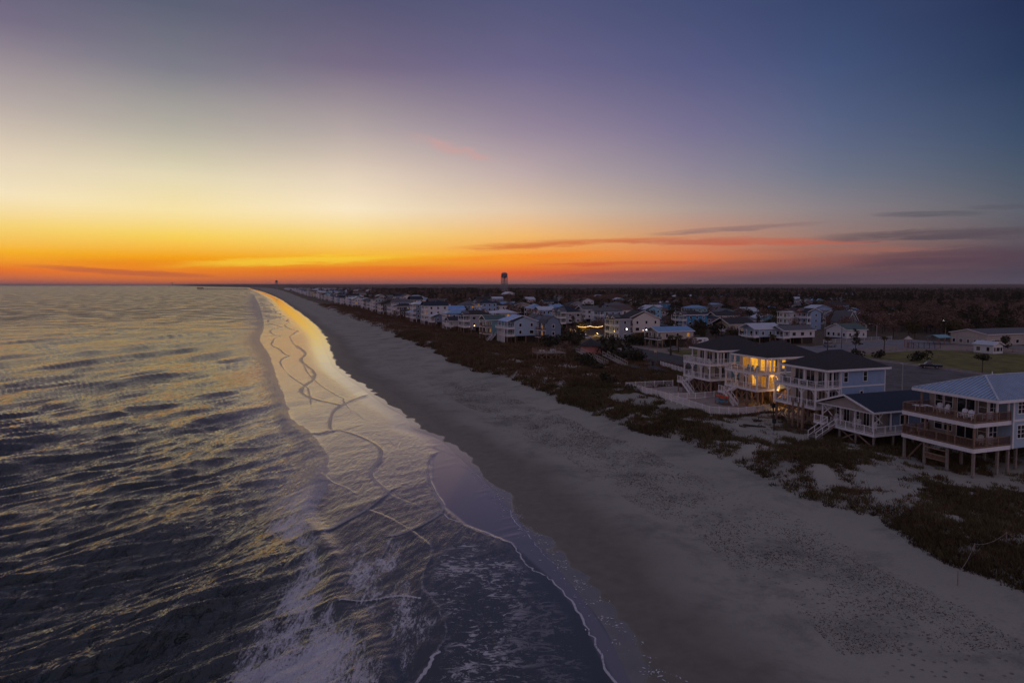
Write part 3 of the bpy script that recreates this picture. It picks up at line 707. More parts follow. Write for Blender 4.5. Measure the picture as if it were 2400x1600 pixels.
# ------------------------------------------------------------------ the three tall porch houses
def porch_house(px, py, label, walls, lit=False, steps=True, tallposts=False, W=9.0):
    x, y = G(px, py, 2.5)
    h = empty('beach_house', (x, y, 2.5), YAW, label, 'house', 'tall white-porched houses with dark hip roofs')
    z1, z2, ze = 3.5, 6.5, 9.15; D = 14.2; fx = 3.4; pw = 2.7       # pw: porch turns the near corner, wall starts behind
    wp, wm = 'white_paint', walls
    # enclosed body and stepped-back corner
    MB().box(fx, D, .9, W, z1+.02, ze).build('porch_wall', M['cream_paint' if not lit else 'cream_paint'], h)
    MB().box(pw+2.4, D+.02, -.02, .88, z1+.0, ze).build('side_wall', M[wm], h)
    MB().box(pw+2.37, D+.05, -.06, .0, z2-.12, z2+.08).build('belt_trim', M[wp], h)
    for cx in (pw+2.43, D-.02): part_box('corner_board', wp, h, cx, -.05, z1, .16, .08, ze-z1)
    MB().box(pw+2.4, D, -.05, .03, ze-.28, ze-.01).build('frieze_board', M[wp], h)
    rf = hip_roof(1.7, D+.6, -.65, W+.65, ze+.05, 2.55).build('roof', M['charcoal_shingle'], h)
    f = MB(); f.box(1.68, 1.74, -.67, W+.67, ze-.12, ze+.2); f.box(1.74, D+.62, -.69, -.63, ze-.12, ze+.2)
    f.box(1.74, D+.62, W+.63, W+.69, ze-.12, ze+.2); f.build('fascia', M[wp], rf)
    MB().box(1.8, D+.5, -.6, W+.6, ze-.06, ze+.0).build('soffit', M[wp], rf)
    ys = [0, W/3, 2*W/3, W]
    # decks
    for z, nm in ((z1, 'lower_deck'), (z2, 'upper_deck')):
        d = MB(); d.box(0, fx, 0, W, z-.1, z); d.box(fx, pw+2.4, 0, .9, z-.1, z); dk = d.build(nm, M['grey_timber'], h)
        f = MB(); f.box(-.06, 0, -.06, W+.06, z-.36, z+.01); f.box(0, pw+2.38, -.06, 0, z-.36, z+.01); f.box(0, pw, W, W+.06, z-.36, z+.01); f.build('fascia', M[wp], dk)
        railing(h, (0.06, 0, z), (0.06, W, z), 1.05, wp, 1.8, .30)
        railing(h, (.3, .05, z), (pw+2.2, .05, z), 1.05, wp, 2.0, .30, endposts=(0, 1))
        railing(h, (.3, W-.05, z), (fx, W-.05, z), 1.05, wp, 1.8, .30, endposts=(0, 0))
    # white porch posts between the decks with angled braces; corner posts up to the eave
    for yy in ys:
        part_box('porch_post', wp, h, .14, min(max(yy, .12), W-.12), z1, .24, .24, z2-z1-.3)
        yc = min(max(yy, .12), W-.12)
        for sgn in (-1, 1):
            if 0 <= yy+sgn*.9 <= W: MB().beam((.14, yc, z2-1.15), (.14, yc+sgn*.8, z2-.34), .15).build('brace', M[wp], h)
    for xx in (2.7, pw+2.2):
        part_box('porch_post', wp, h, xx, .14, z1, .24, .24, z2-z1-.3)
        b = MB(); b.beam((xx, .14, z2-1.1), (xx-.75, .14, z2-.34), .15); b.build('brace', M[wp], h)
    for xx, yy in ((2.1, .14), (3.5, .14), (2.1, W-.14), (2.1, W*.5), (pw+2.25, .14)):
        part_box('porch_post', wp, h, xx, yy, z2, .22, .22, ze-z2-.1)
    # glazing: three sliders upstairs, three arched doors below
    g = 'lit' if lit else 'glass'
    for i, yy in enumerate((2.1, 4.6, 7.1)):
        window(h, fx-.01, yy, z2+.12, 1.7, 2.05, 'front', g if (lit and i < 2) or not lit else 'lit_soft', 'white_paint', 0, 2, name='sliding_door')
        window(h, fx-.01, yy, z1+.12, 1.25, 1.95, 'front', 'lit' if (lit and i == 1) else ('lit_soft' if lit and i == 0 else 'curtain_glass'), 'white_paint', 0, 2, name='patio_door')
        a = MB(); n = 10; P = [(fx-.05, yy+.68*math.cos(math.pi*k/n), z1+2.12+.55*math.sin(math.pi*k/n)) for k in range(n+1)]
        Q = [(fx-.02, p[1], p[2]) for p in P]
        a.poly(P+Q, [tuple(range(n+1))]+[(k, k+1, n+2+k, n+1+k) for k in range(n)])
        a.build('fanlight', M['lit' if (lit and i == 1) else 'curtain_glass'], h)
    window(h, 4.2, .89, z2+.15, 1.3, 2.0, 'side', g, 'white_paint', 2 if lit else 0, 3 if lit else 2, name='sliding_door')
    window(h, 4.2, .89, z1+.15, 1.2, 2.0, 'side', 'lit_soft' if lit else 'glass', 'white_paint', 0, 2, name='patio_door')
    window(h, 6.0, -.03, z2+.75, .75, 1.5, 'side', 'lit' if lit else 'glass')
    window(h, 10.0, -.03, z2+.75, .75, 1.5, 'side', 'glass')
    window(h, 9.3, -.03, z1+1.35, .55, .8, 'side', 'glass', muntin=0)
    MB().box(fx+.2, D-.2, 1.0, W-.2, z1-.35, z1).build('floor_frame', M['dark_timber'], h)
    # timber piles, bracing and lattice screens under the house
    stilts(h, (.35, 3.8), ys[:1]+[W/3, 2*W/3, W-.2], 0, z1-.36)
    stilts(h, (7.0, 10.5, 13.9), (.5, W/2, W-.4), 0, z1-.36)
    def cb(p, q): MB().beam(p, q, .07, .2).build('cross_brace', M['timber'], h)
    for i in range(3):
        cb((.35, ys[i]+.1, .3), (.35, ys[i+1], z1-.5)); cb((.45, ys[i+1], .3), (.45, ys[i]+.1, z1-.5))
    cb((3.8, .3, .3), (6.9, .5, z1-.5)); cb((7.0, .5, .3), (10.4, .5, z1-.5))
    # round-arched timber screens seen between the piles
    for i in range(3):
        a = MB(); n = 14; yc = (ys[i]+ys[i+1])/2; r = 1.15
        for k in range(n):
            t0, t1 = 2*math.pi*k/n, 2*math.pi*(k+1)/n
            a.beam((3.75, yc+r*math.cos(t0), 1.6+r*math.sin(t0)), (3.75, yc+r*math.cos(t1), 1.6+r*math.sin(t1)), .08, .16)
        a.build('round_screen', M['timber'], h)
    sc = MB(); [sc.box(9.0, 9.05, .3+.22*i, .42+.22*i, 0, z1-.4) for i in range(38)]
    tag(sc.build('screen_slats', M['timber'], h), kind='stuff')
    if steps:
        d = MB().box(-1.6, -.07, W-2.1, W-.1, z1-1.35, z1-1.2).build('landing', M['grey_timber'], h)
        MB().box(-1.66, -1.6, W-2.15, W-.05, z1-1.55, z1-1.19).build('fascia', M[wp], d)
        railing(h, (-1.55, W-2.05, z1-1.2), (-1.55, W-.15, z1-1.2), 1.0, wp, 1.0, .2)
        stilts(h, (-1.45,), (W-2.0, W-.3), 0, z1-1.36, s=.18)
        stairs(h, (-.1, W-4.0, z1-.1), (-.1, W-2.0, z1-1.25), (-1, 0, 0), 1.1, 'white_paint')
        stairs(h, (-.9, W-2.1, z1-1.3), (-.9, W-5.1, .1), (-1, 0, 0), 1.0, 'white_paint')
    if tallposts:
        for xx, yy, zz in ((-1.2, 1.2, 4.3), (-1.2, 2.2, 4.1), (-1.2, 3.4, 4.2), (-1.9, 0.6, 3.9), (.9, -.6, 3.4)):
            MB().cyl((0, 0, 0), (0, 0, zz), .17, .15, 9).build('pile', M['timber'], h, (xx, yy, 0))
    return h
def point_light(name, loc, e, col=(1, .46, .10), r=.25):
    d = bpy.data.lights.new(name, 'POINT'); d.energy = e; d.color = col; d.shadow_soft_size = r
    o = bpy.data.objects.new(name, d); COL.objects.link(o); o.location = loc; return o
HA = porch_house(1662, 930, 'pale stilt house with white double porches, leftmost of three dark hip roofs', 'teal_siding')
HB = porch_house(1772, 959, 'stilt house with porch windows glowing yellow, middle of three dark hip roofs', 'slate_siding', lit=True)
HC = porch_house(1909, 1008, 'blue-sided stilt house with white double porches, nearest of three dark hip roofs', 'pale_blue_siding', steps=False, tallposts=True)
def loc_w(h, x, y, z):
    c, s = math.cos(h.rotation_euler.z), math.sin(h.rotation_euler.z)
    return (h.location.x+c*x-s*y, h.location.y+s*x+c*y, h.location.z+z)
point_light('porch_light', loc_w(HB, 2.4, 1.4, 8.5), 30)
point_light('porch_light', loc_w(HB, 2.4, 5.6, 8.5), 24)
point_light('porch_light', loc_w(HB, 2.4, 4.5, 5.8), 40)
point_light('porch_light', loc_w(HB, 4.2, .4, 5.6), 30)
point_light('porch_light', loc_w(HB, 5.2, -1.0, 2.6), 190, (1, .5, .12))
point_light('porch_light', loc_w(HB, 4.6, 4.0, 2.7), 60, (1, .5, .12))

# ------------------------------------------------------------------ low gabled house
def gable_house():
    x, y = G(2047, 1052, 2.5)
    h = empty('beach_cottage', (x, y, 2.5), YAW, 'low taupe cottage on short stilts with navy gable roof, beside the brown-railed house', 'house')
    z1, ze, W, D = 1.95, 4.65, 9.4, 17.0; wp = 'white_paint'
    MB().box(4.0, D, .8, W, z1+.02, ze).build('wall', M['taupe_siding'], h)
    MB().box(5.2, D, -.02, .78, z1+.02, ze).build('side_wall', M['slate_siding'], h)
    pr = [(0, 0), (.5, 1), (1, 0)]
    MB().poly([(1.5, 0, ze), (1.5, W, ze), (1.5, W/2, ze+1.55), (1.7, 0, ze), (1.7, W, ze), (1.7, W/2, ze+1.55)], [(0,1,2),(3,5,4),(0,3,4,1),(1,4,5,2),(2,5,3,0)]).build('gable', M['taupe_siding'], h)
    rf = gable_roof(.9, D+.4, -.55, W+.55, ze-.0, 1.75, 'x').build('roof', M['navy_shingle'], h)
    f = MB()
    f.beam((.86, -.6, ze+.08), (.86, W/2, ze+1.86), .08, .26); f.beam((.86, W+.6, ze+.08), (.86, W/2, ze+1.86), .08, .26)
    f.box(.86, D+.4, -.63, -.56, ze-.08, ze+.16); f.build('fascia', M[wp], rf)
    MB().box(1.0, D+.3, -.5, W+.5, ze-.14, ze-.02).build('ceiling', M[wp], rf)
    for yy in (.1, W*.34, W*.62, W-.1): part_box('porch_post', wp, h, 1.6, yy, z1, .18, .18, ze-z1-.12)
    part_box('porch_post', wp, h, 4.9, .1, z1, .18, .18, ze-z1-.12)
    for pp in (((1.6, W-.15, z1+1.0), (1.6, W-1.9, ze-.3)), ((1.66, W-1.9, z1+1.0), (1.66, W-.15, ze-.3)), ((1.8, .1, z1+1.0), (3.4, .1, ze-.3)), ((3.4, .16, z1+1.0), (1.8, .16, ze-.3))):
        MB().beam(pp[0], pp[1], .08, .12).build('cross_brace', M[wp], h)
    d = MB().box(0, 4.0, -.3, W, z1-.1, z1).box(4.0, 11.5, -1.5, .78, z1-.1, z1)
    d.box(0, 4.0, -1.5, -.3, z1-.1, z1)
    dk = d.build('deck', M['grey_timber'], h)
    f = MB(); f.box(-.06, 0, -1.5, W, z1-.34, z1+.01); f.box(-.06, 11.5, -1.56, -1.5, z1-.34, z1+.01); f.box(0, 4, W, W+.06, z1-.34, z1+.01); f.build('fascia', M[wp], dk)
    railing(h, (0.05, -1.45, z1), (.05, W-4.4, z1), 1.0, wp, 1.7, .22)
    railing(h, (0.05, W-2.6, z1), (.05, W-.05, z1), 1.0, wp, 1.3, .22)
    railing(h, (0.3, -1.45, z1), (11.4, -1.45, z1), 1.0, wp, 1.9, .22, endposts=(0, 1))
    stairs(h, (-.05, W-4.2, z1), (-3.6, W-4.2, .2), (0, 1, 0), 1.5, 'grey_timber')
    for i, yy in enumerate((1.7, 3.4, 5.2, 7.0, 8.4)):
        window(h, 3.99, yy, z1+(.1 if i in (1, 3) else .7), 1.0, 2.0 if i in (1, 3) else 1.3, 'front', 'glass', 'white_paint', 0 if i in (1, 3) else 1, 2, name='sliding_door' if i in (1, 3) else 'window')
    window(h, 7.3, -.03, z1+.75, 1.5, 1.3, 'side', 'glass', bars=2, muntin=0)
    window(h, 11.3, -.03, z1+.75, 1.5, 1.3, 'side', 'glass', bars=2, muntin=0)
    window(h, 14.6, -.03, z1+.75, .9, 1.3, 'side', 'glass', bars=1)
    stilts(h, (.2, 3.8), (-1.3, 1.7, 4.6, 7.6), -.3, z1-.34, 'grey_timber', .22)
    stilts(h, (7.5, 11.3), (-1.3, 3.5, 8.5), -.3, z1-.34, 'grey_timber', .22)
    for pp in (((.2, -1.3, .1), (.2, 1.6, z1-.4)), ((.25, 1.7, z1-.4), (.25, 4.6, .1)), ((.34, 1.8, .1), (.34, 4.5, z1-.4))):
        MB().beam(pp[0], pp[1], .07, .2).build('pile_brace', M['timber'], h)
    MB().box(4.2, D-.1, .9, W-.1, z1-.3, z1).build('floor_frame', M['dark_timber'], h)
    return h
HD = gable_house(); HD.location.x -= 1.5*math.sin(YAW); HD.location.y += 1.5*math.cos(YAW)

# ------------------------------------------------------------------ brown-railed house with metal roof
def metal_house():
    x, y = G(2279, 1122, 2.5)
    h = empty('beach_house', (x, y, 2.5), YAW, 'big house with blue metal hip roof and two brown timber decks at right edge', 'house')
    z1, z2, ze, W, D = 3.5, 6.45, 8.95, 9.4, 24.0; wp = 'white_paint'
    MB().box(4.6, 6.2, 1.6, W, z1+.02, ze).build('porch_wall', M['taupe_siding'], h)
    MB().box(6.2, D, -.2, W+.1, z1-.4, ze).build('wall', M['light_blue_siding'], h)
    MB().box(6.16, D, -.26, -.2, z2-.15, z2+.1).build('belt_trim', M[wp], h)
    part_box('corner_board', wp, h, 6.24, -.24, z1-.4, .2, .1, ze-z1+.4)
    X0, X1, Y0, Y1, zr, rise = 2.6, D+.5, -.9, W+.9, ze+.04, 2.0
    rf = hip_roof(X0, X1, Y0, Y1, zr, rise).build('roof', M['blue_metal'], h)
    f = MB(); f.box(X0-.05, X0, Y0-.05, Y1+.05, ze-.16, ze+.19); f.box(X0, X1, Y0-.06, Y0-.005, ze-.16, ze+.19); f.box(X0, X1, Y1+.005, Y1+.06, ze-.16, ze+.19); f.build('fascia', M[wp], rf)
    MB().box(X0+.1, X1-.1, Y0+.1, Y1-.1, ze-.12, ze+.0).build('soffit', M[wp], rf)
    r = (Y1-Y0)/2; zt = zr+.16
    sm_ = {}
    def seam(p, q):
        o = MB().beam(p, q, .10, .12).build('roof_seam', M['pale_metal'], rf)
    n = 22
    for i in range(1, n):                      # front hip
        yy = Y0+(Y1-Y0)*i/n; k = 1-abs(yy-(Y0+r))/r
        seam((X0, yy, zt+.03), (X0+r*k, yy, zt+rise*k+.03))
    k_ = 0
    xx = X0+.5
    while xx < X1-.4:                          # long near slope
        k = min(1, (xx-X0)/r, (X1-xx)/r)
        seam((xx, Y0, zt+.03), (xx, Y0+r*k, zt+rise*k+.03)); xx += .52
    c = MB(); c.beam((X0, Y0, zt+.05), (X0+r, Y0+r, zt+rise+.05), .22, .07); c.beam((X0, Y1, zt+.05), (X0+r, Y0+r, zt+rise+.05), .22, .07); c.beam((X0+r, Y0+r, zt+rise+.05), (X1-r, Y0+r, zt+rise+.05), .25, .07)
    c.build('ridge_cap', M['pale_metal'], rf)
    MB().cyl((0,0,0), (0,0,.45), .06, .06, 8).build('roof_vent', M['white_paint'], rf, (X0+r+1.4, Y0+r+.1, zt+rise-.02))
    for z, nm in ((z1, 'lower_deck'), (z2, 'upper_deck')):
        dk = MB(); dk.box(0, 4.6, 0, W, z-.1, z); dk.box(4.6, 6.2, 0, 1.6, z-.1, z); dk = dk.build(nm, M['deck_timber'], h)
        f = MB(); f.box(-.07, 0, -.07, W+.07, z-.5, z-.02); f.box(0, 6.18, -.07, 0, z-.5, z-.02); f.box(0, 6.2, W, W+.07, z-.5, z-.02); f.build('fascia', M[wp], dk)
        # timber rails: capped, with close-set horizontal boards
        for nm2, p, q, npst in (('front', Vector((.05, 0, z)), Vector((.05, W, z)), 4), ('side', Vector((.05, .05, z)), Vector((6.15, .05, z)), 3), ('far', Vector((.05, W-.05, z)), Vector((4.5, W-.05, z)), 2)):
            cap = MB().beam(p+Vector((0,0,1.08)), q+Vector((0,0,1.08)), .2, .06).build('cap_rail', M['timber'], h)
            for i in range(npst+1):
                if i == 0 and nm2 != 'front': continue
                cc = p+(q-p)*i/npst; part_box('railing_post', 'timber', h, cc.x, cc.y, z, .12, .12, 1.06)
            b = MB(); L = (q-p).length; kk = int(L/.19)
            for i in range(kk):
                cc = p+(q-p)*((i+.5)/kk); b.box(cc.x-.025, cc.x+.025, cc.y-.025, cc.y+.025, z+.1, z+.98)
            tag(b.build('pickets', M['deck_timber'], h), kind='stuff')
            MB().beam(p+Vector((0,0,.1)), q+Vector((0,0,.1)), .06, .1).build('bottom_rail', M['timber'], h)
    for yy in (.15, W*.36, W*.68, W-.15): part_box('porch_post', 'timber', h, .25, yy, z1, .2, .2, z2-z1-.5)
    for xx, yy in ((3.0, W-.2), (3.0, 4.6), (4.0, .2), (5.95, .2)): part_box('porch_post', 'timber' if xx < 3.5 else 'white_paint', h, xx, yy, z2, .2, .2, ze-z2-.15)
    for z in (z1, z2):
        window(h, 4.59, 8.0, z+.55, 1.0, 1.45, 'front', 'glass', muntin=1); window(h, 4.59, 6.7, z+.55, 1.0, 1.45, 'front', 'glass', muntin=1)
        window(h, 4.59, 4.4, z+.1, 2.2, 2.05, 'front', 'glass', muntin=0, bars=2, name='sliding_door')
        window(h, 4.59, 2.3, z+.55, 1.0, 1.45, 'front', 'curtain_glass', muntin=1)
        window(h, 5.4, 1.59, z+.5, 1.3, 1.5, 'side', 'glass', muntin=1, bars=2)
        for xx in (7.6, 10.6, 14, 18): window(h, xx, -.21, z+.8, 1.2, 1.5, 'side', 'glass', muntin=2, bars=2)
    part_box('corner_board', wp, h, 4.58, 1.62, z1, .12, .2, ze-z1)
    for xx, yy in ((.25, .15), (.25, W*.36), (.25, W*.68), (.25, W-.15), (4.3, .2), (6.1, .2), (4.3, 4.6), (4.3, W-.3), (9, 1.2), (9, 5), (9, 9), (14, .2), (14, 8.9), (19, .2)):
        part_box('stilt', 'grey_timber', h, xx, yy, -1.0, .27, .27, z1+.5)
    b = MB(); b.beam((.25, W-.15, -.2), (4.3, W-.3, z1-.7), .08, .2); b.build('brace', M['timber'], h)
    # low timber bench screen between two piles
    sc = MB()
    for z in (1.15, 1.75, 2.45): sc.beam((.1, W*.36+.1, z), (.1, W*.68-.1, z), .06, .14)
    sc.build('brace_rail', M['timber'], h)
    bd = MB()
    for i in range(9): bd.box(.1, .16, W*.36+.2, W*.68-.2, 1.2+.06*i, 1.245+.06*i)
    tag(bd.build('screen_boards', M['deck_timber'], h), kind='stuff')
    return h
HE = metal_house()
# ------------------------------------------------------------------ town houses, measured one by one
_rl = {}
def mid_rail(parent, p, q, h=1.0, mat='white_paint'):
    m = MB(); p = Vector(p); q = Vector(q); L = (q-p).length; n = max(1, round(L/2.2))
    m.beam(p+Vector((0,0,h)), q+Vector((0,0,h)), .12, .1); m.beam(p+Vector((0,0,.35)), q+Vector((0,0,.35)), .08, .45)
    for i in range(n+1):
        c = p+(q-p)*i/n; m.box(c.x-.07, c.x+.07, c.y-.07, c.y+.07, c.z, c.z+h+.05)
    m.build('railing', M[mat], parent)
GAMB = [(0, 0), (.16, .62), (.5, 1), (.84, .62), (1, 0)]
def town_house(px, py, W, D, st, fl, roof, wall, rmat, deck, label, yaw=None, fh=2.75, rise=None, trim='white_paint', lit=(), railmat='white_paint', world=None, cat='house', group=None, nwin=None, skirt=None, overhang=.45):
    x, y = world or G(px, py, 2.5)
    h = empty('town_house' if cat == 'house' else cat.replace(' ', '_'), (x, y, 2.5 if world is None else world_z(x, y)), YAW if yaw is None else yaw, label, cat, group)
    ze = st+fl*fh; f0 = deck if deck else 0.0; o = overhang
    rise = rise or W*.22
    if roof == 'gable_x':
        gable_wall(f0, D, 0, W, st, ze, rise*.94, 'x').build('wall', M[wall], h)
        rf = gable_roof(-.2 if deck else -o, D+o, -o, W+o, ze-.02, rise, 'x').build('roof', M[rmat], h)
        if deck: MB().beam((-.24, -o, ze+.06), (-.24, W/2, ze+rise+.08), .08, .3).beam((-.24, W+o, ze+.06), (-.24, W/2, ze+rise+.08), .08, .3).build('barge_board', M[trim], rf)
        else: MB().beam((-o-.05, -o, ze+.06), (-o-.05, W/2, ze+rise+.08), .08, .25).beam((-o-.05, W+o, ze+.06), (-o-.05, W/2, ze+rise+.08), .08, .25).build('barge_board', M[trim], rf)
        MB().box(-.2, D+o, -o-.05, -o, ze-.1, ze+.15).build('fascia', M[trim], rf)
    elif roof == 'gable_y':
        gable_wall(f0, D, 0, W, st, ze, rise*.94, 'y').build('wall', M[wall], h)
        rf = gable_roof(-o+(0 if deck else 0), D+o, -o, W+o, ze-.02, rise, 'y').build('roof', M[rmat], h)
        MB().beam((-o, -o-.04, ze+.06), (D/2, -o-.04, ze+rise+.08), .07, .25).beam((D+o, -o-.04, ze+.06), (D/2, -o-.04, ze+rise+.08), .07, .25).build('barge_board', M[trim], rf)
    elif roof == 'gambrel':
        gable_wall(f0, D, 0, W, st, ze-.9, rise, 'y', GAMB).build('wall', M[wall], h)
        rf = gable_roof(f0-o, D+o*.3, -o*.4, W+o*.4, ze-.92, rise+.04, 'y', prof=GAMB).build('roof', M[rmat], h)
    elif roof == 'hip':
        MB().box(f0, D, 0, W, st, ze).build('wall', M[wall], h)
        rf = hip_roof(-.3 if deck else -o, D+o, -o, W+o, ze+.02, rise).build('roof', M[rmat], h)
        MB().box(-.36 if deck else -o-.06, D+o, -o-.06, -o-.005, ze-.15, ze+.16).build('fascia', M[trim], rf)
    else:
        MB().box(f0, D, 0, W, st, ze).build('wall', M[wall], h)
        rf = MB().box(-.2 if deck else -o, D+o, -o, W+o, ze+.01, ze+.3).build('roof', M[rmat], h)
    for i in range(fl):
        z = st+i*fh
        if deck:
            MB().box(0, f0, 0, W, z-.22, z).build('deck', M[trim], h)
            mid_rail(h, (.06, 0, z), (.06, W, z), mat=railmat); mid_rail(h, (.1, .06, z), (f0-.1, .06, z), mat=railmat)
        ns = nwin if nwin is not None else max(1, int((D-f0)/3.4))
        for k in range(ns):
            gl = 'lit_soft' if ('s', i, k) in lit else ('glass' if rnd.random() < .75 else 'curtain_glass')
            window(h, f0+(D-f0)*(k+.5)/ns, -.01, z+.8, .95 if rnd.random() < .7 else 1.6, 1.25, 'side', gl, 'white_paint', 0, 1, True)
        nf = max(2, int(W/2.4))
        for k in range(nf):
            gl = 'lit_soft' if ('f', i, k) in lit else ('glass' if rnd.random() < .7 else 'curtain_glass')
            dr = k % 2
            window(h, f0-.01, W*(k+.5)/nf, z+(.1 if dr and deck else .75), 1.3 if dr else 1.0, 2.0 if dr and deck else 1.3, 'front', gl, 'white_paint', 0, 1, True, name='door' if dr and deck else 'window')
    if deck:
        n = max(2, int(W/3.2))
        for k in range(n+1):
            part_box('porch_post', trim, h, .12, .12+(W-.24)*k/n, st if st > .3 else 0, .18, .18, ze-max(st, 0)-.05)
        part_box('porch_post', trim, h, f0, .12, st, .16, .16, ze-st-.05)
    if st > .8:
        for xx in ((.2,) if deck else ())+tuple(f0+(D-f0)*q for q in (.04, .5, .96)):
            for yy in (.25, W/2, W-.25):
                part_box('stilt', 'timber' if trim == 'white_paint' else 'grey_timber', h, xx, yy, 0, .28, .28, st-.02)
        if skirt: MB().box(f0+1.0, D-.5, .5, W-.5, 0, st-.1).build('ground_floor', M[skirt], h)
        else: MB().box(f0+(D-f0)*.5, D-.4, .8, W-.8, 0, st-.1).build('store_room', M['dark_timber'], h)
    return h
def world_z(x, y): return 2.5
def dormer(h, x, y, z, w=2.6, d=3.0, hh=1.6, wall='white_paint', rmat='grey_shingle', face='x'):
    """little gable on the ocean front"""
    g = gable_wall(x, x+d, y-w/2, y+w/2, z-.5, z+hh*.35, hh*.7, 'x').build('dormer', M[wall], h)
    rf = gable_roof(x-.25, x+d, y-w/2-.25, y+w/2+.25, z+hh*.35, hh*.75, 'x').build('dormer_roof', M[rmat], h)
    window(g, x-.01, y, z-.1, .8, .8, 'front', 'glass', 'white_paint', 0, 1, True)
T = []
def th(*a, **k): h = town_house(*a, **k); T.append((h.location.x, h.location.y)); return h
th(1269,807, 7.5,8.0, 2.6,2,'gambrel','slate_siding','grey_shingle',1.8,'blue-grey house with curved barn gable, end of the row above the square deck', rise=3.4, lit=(('f',1,1),('f',0,1)), railmat='deck_timber')
th(1238,799, 7.5,8.0, 2.6,2,'gambrel','slate_siding','grey_shingle',1.8,'blue-grey barn-roofed house tucked just behind its twin with curved gable', rise=3.4, lit=(('f',0,1),), railmat='deck_timber')
h3 = th(1188,806, 10,12.5, 3.0,2,'gable_y','light_blue_siding','bright_blue_metal',3.2,'tall pale house with bright blue metal roof, tall white columns and curved stair', rise=2.2)
for k in range(6): part_box('column', 'white_paint', h3, -.9+.05*k, .6+1.75*k, 0, .32, .32, 5.75)
MB().box(-1.4, 0, .2, 9.8, 5.75, 5.95).build('balcony', M['white_paint'], h3); mid_rail(h3, (-1.35, .2, 5.95), (-1.35, 9.8, 5.95))
stairs(h3, (-1.2, 9.6, 3.1), (-2.6, 12.6, .1), (-1, 0, 0), 1.5, 'white_paint')
th(1138,799, 8.5,9, 2.8,2,'gable_x','teal_siding','green_shingle',2.6,'teal house with brown timber balconies and one orange porch lamp', railmat='timber', lit=(('f',0,0),))
h5 = th(1086,782, 9,14, 3.0,2,'hip','grey_siding','charcoal_shingle',3.4,'grey two-storey house with dark hip roof and slim white porch columns')
dormer(h5, .2, 2.4, 8.6); 
th(1052,778, 8,9, 2.6,1,'gable_x','cream_paint','charcoal_shingle',2.4,'low cream house with steep dark gable left of the grey porch-columned house')
th(1010,766, 8,9, 2.6,1,'gable_y','slate_siding','pale_metal',2.2,'low blue-grey cottage with pale metal roof in the front row')
th(1048,757, 9,11, 2.6,2,'gable_x','yellow_siding','bright_blue_metal',2.6,'yellowish house with bright blue metal gable roof in the second row')
th(1002,752, 9,15, 2.8,3,'flat','white_siding','charcoal_shingle',3.0,'white three-level house with flat dark roof and stacked balconies', fh=2.6)
th(957,752, 9,10, 2.4,1,'hip','slate_siding','bright_blue_metal',2.2,'low cottage with shallow bright blue roof left of the flat-roofed white house')
th(928,748, 9,13, 2.8,2,'hip','dark_siding','charcoal_shingle',2.6,'dark brown house with charcoal hip roof where the front row thickens')
th(900,733, 9,12, 2.8,2,'hip','taupe_siding','brown_shingle',2.6,'taupe hip-roofed house left of the dark brown house')
h11 = th(1245,754, 12,9, 2.6,2,'hip','red_siding','blue_metal',3.0,'brick-red house with pale blue metal roof and long white porches')
h12 = th(1314,772, 15,12, 3.0,2,'hip','grey_siding','navy_shingle',3.0,'long grey house with white double porches and a small white gable over them')
dormer(h12, .1, 9.5, 8.5, 3.4); dormer(h12, .1, 2.5, 8.5, 5.5, hh=2.2, wall='light_blue_siding')
h14 = th(1440,797, 8.5,7.5, .2,3,'hip','grey_siding','charcoal_shingle',2.2,'narrow three-storey grey house with stacked white porches and two front gables', rise=2.0)
dormer(h14, .1, 2.1, 8.6, 2.6); dormer(h14, .1, 6.3, 8.6, 2.6)
th(1468,795, 9,16, 2.7,2,'gable_y','cream_paint','charcoal_shingle',3.0,'cream house with big sloping black roof and a white lamp on its gable', rise=3.4, railmat='dark_timber', lit=())
th(1541,816, 9,15, 3.1,1,'gable_x','beige_siding','blue_metal',1.6,'long low house on tall stilts with blue metal roof beside the road', fh=2.7, rise=1.5, railmat='dark_timber', lit=(('s',0,2),('s',0,3)))
h17 = th(1600,776, 10,14, 2.4,2,'hip','bright_blue_siding','charcoal_shingle',2.4,'vivid blue house with dark hip roof and two white gables', rise=2.0)
dormer(h17, .1, 2.2, 7.6, 3.0); dormer(h17, .1, 7.2, 7.6, 3.0)
th(1708,790, 12,14, 2.4,1,'gable_x','yellow_siding','charcoal_shingle',2.6,'long pale yellow house with black gable roof on brown stilts', fh=3.0)
th(1767,806, 9,13, 2.6,1,'gable_x','light_blue_siding','pale_metal',2.4,'light blue house with pale metal roof and white porch, right of the yellow one', fh=3.0)
th(1836,807, 9,15, 2.4,1,'gable_x','white_siding','grey_shingle',3.0,'white single-storey house with grey gable roof, right of the light blue one', fh=2.7, rise=1.7)
th(1432,746, 13,14, 2.6,2,'hip','white_siding','grey_shingle',2.4,'big white house with grey hip roof standing tall in the third row')
h22 = th(1512,756, 9,11, 2.4,2,'gable_y','sky_siding','pale_metal',2.6,'turquoise two-storey house with white porches and pale gable roof', rise=2.4)
dormer(h22, .1, 5.0, 7.4, 3.0, wall='sky_siding')
th(1540,736, 11,13, 2.4,2,'flat','bright_blue_siding','grey_shingle',2.4,'strong blue flat-roofed house behind the turquoise one')
th(1655,762, 9,13, 2.2,1,'gable_x','slate_siding','navy_shingle',2.4,'slate cottage with white front gable, second row behind the yellow house', fh=3.0)
th(1678,764, 9,13, 2.2,1,'gable_x','cream_paint','charcoal_shingle',2.0,'cream gabled cottage right of the slate one', fh=3.2)
th(1740,767, 10,13, .4,1,'hip','taupe_siding','grey_shingle',0,'plain taupe bungalow with broad grey hip roof', fh=2.8)
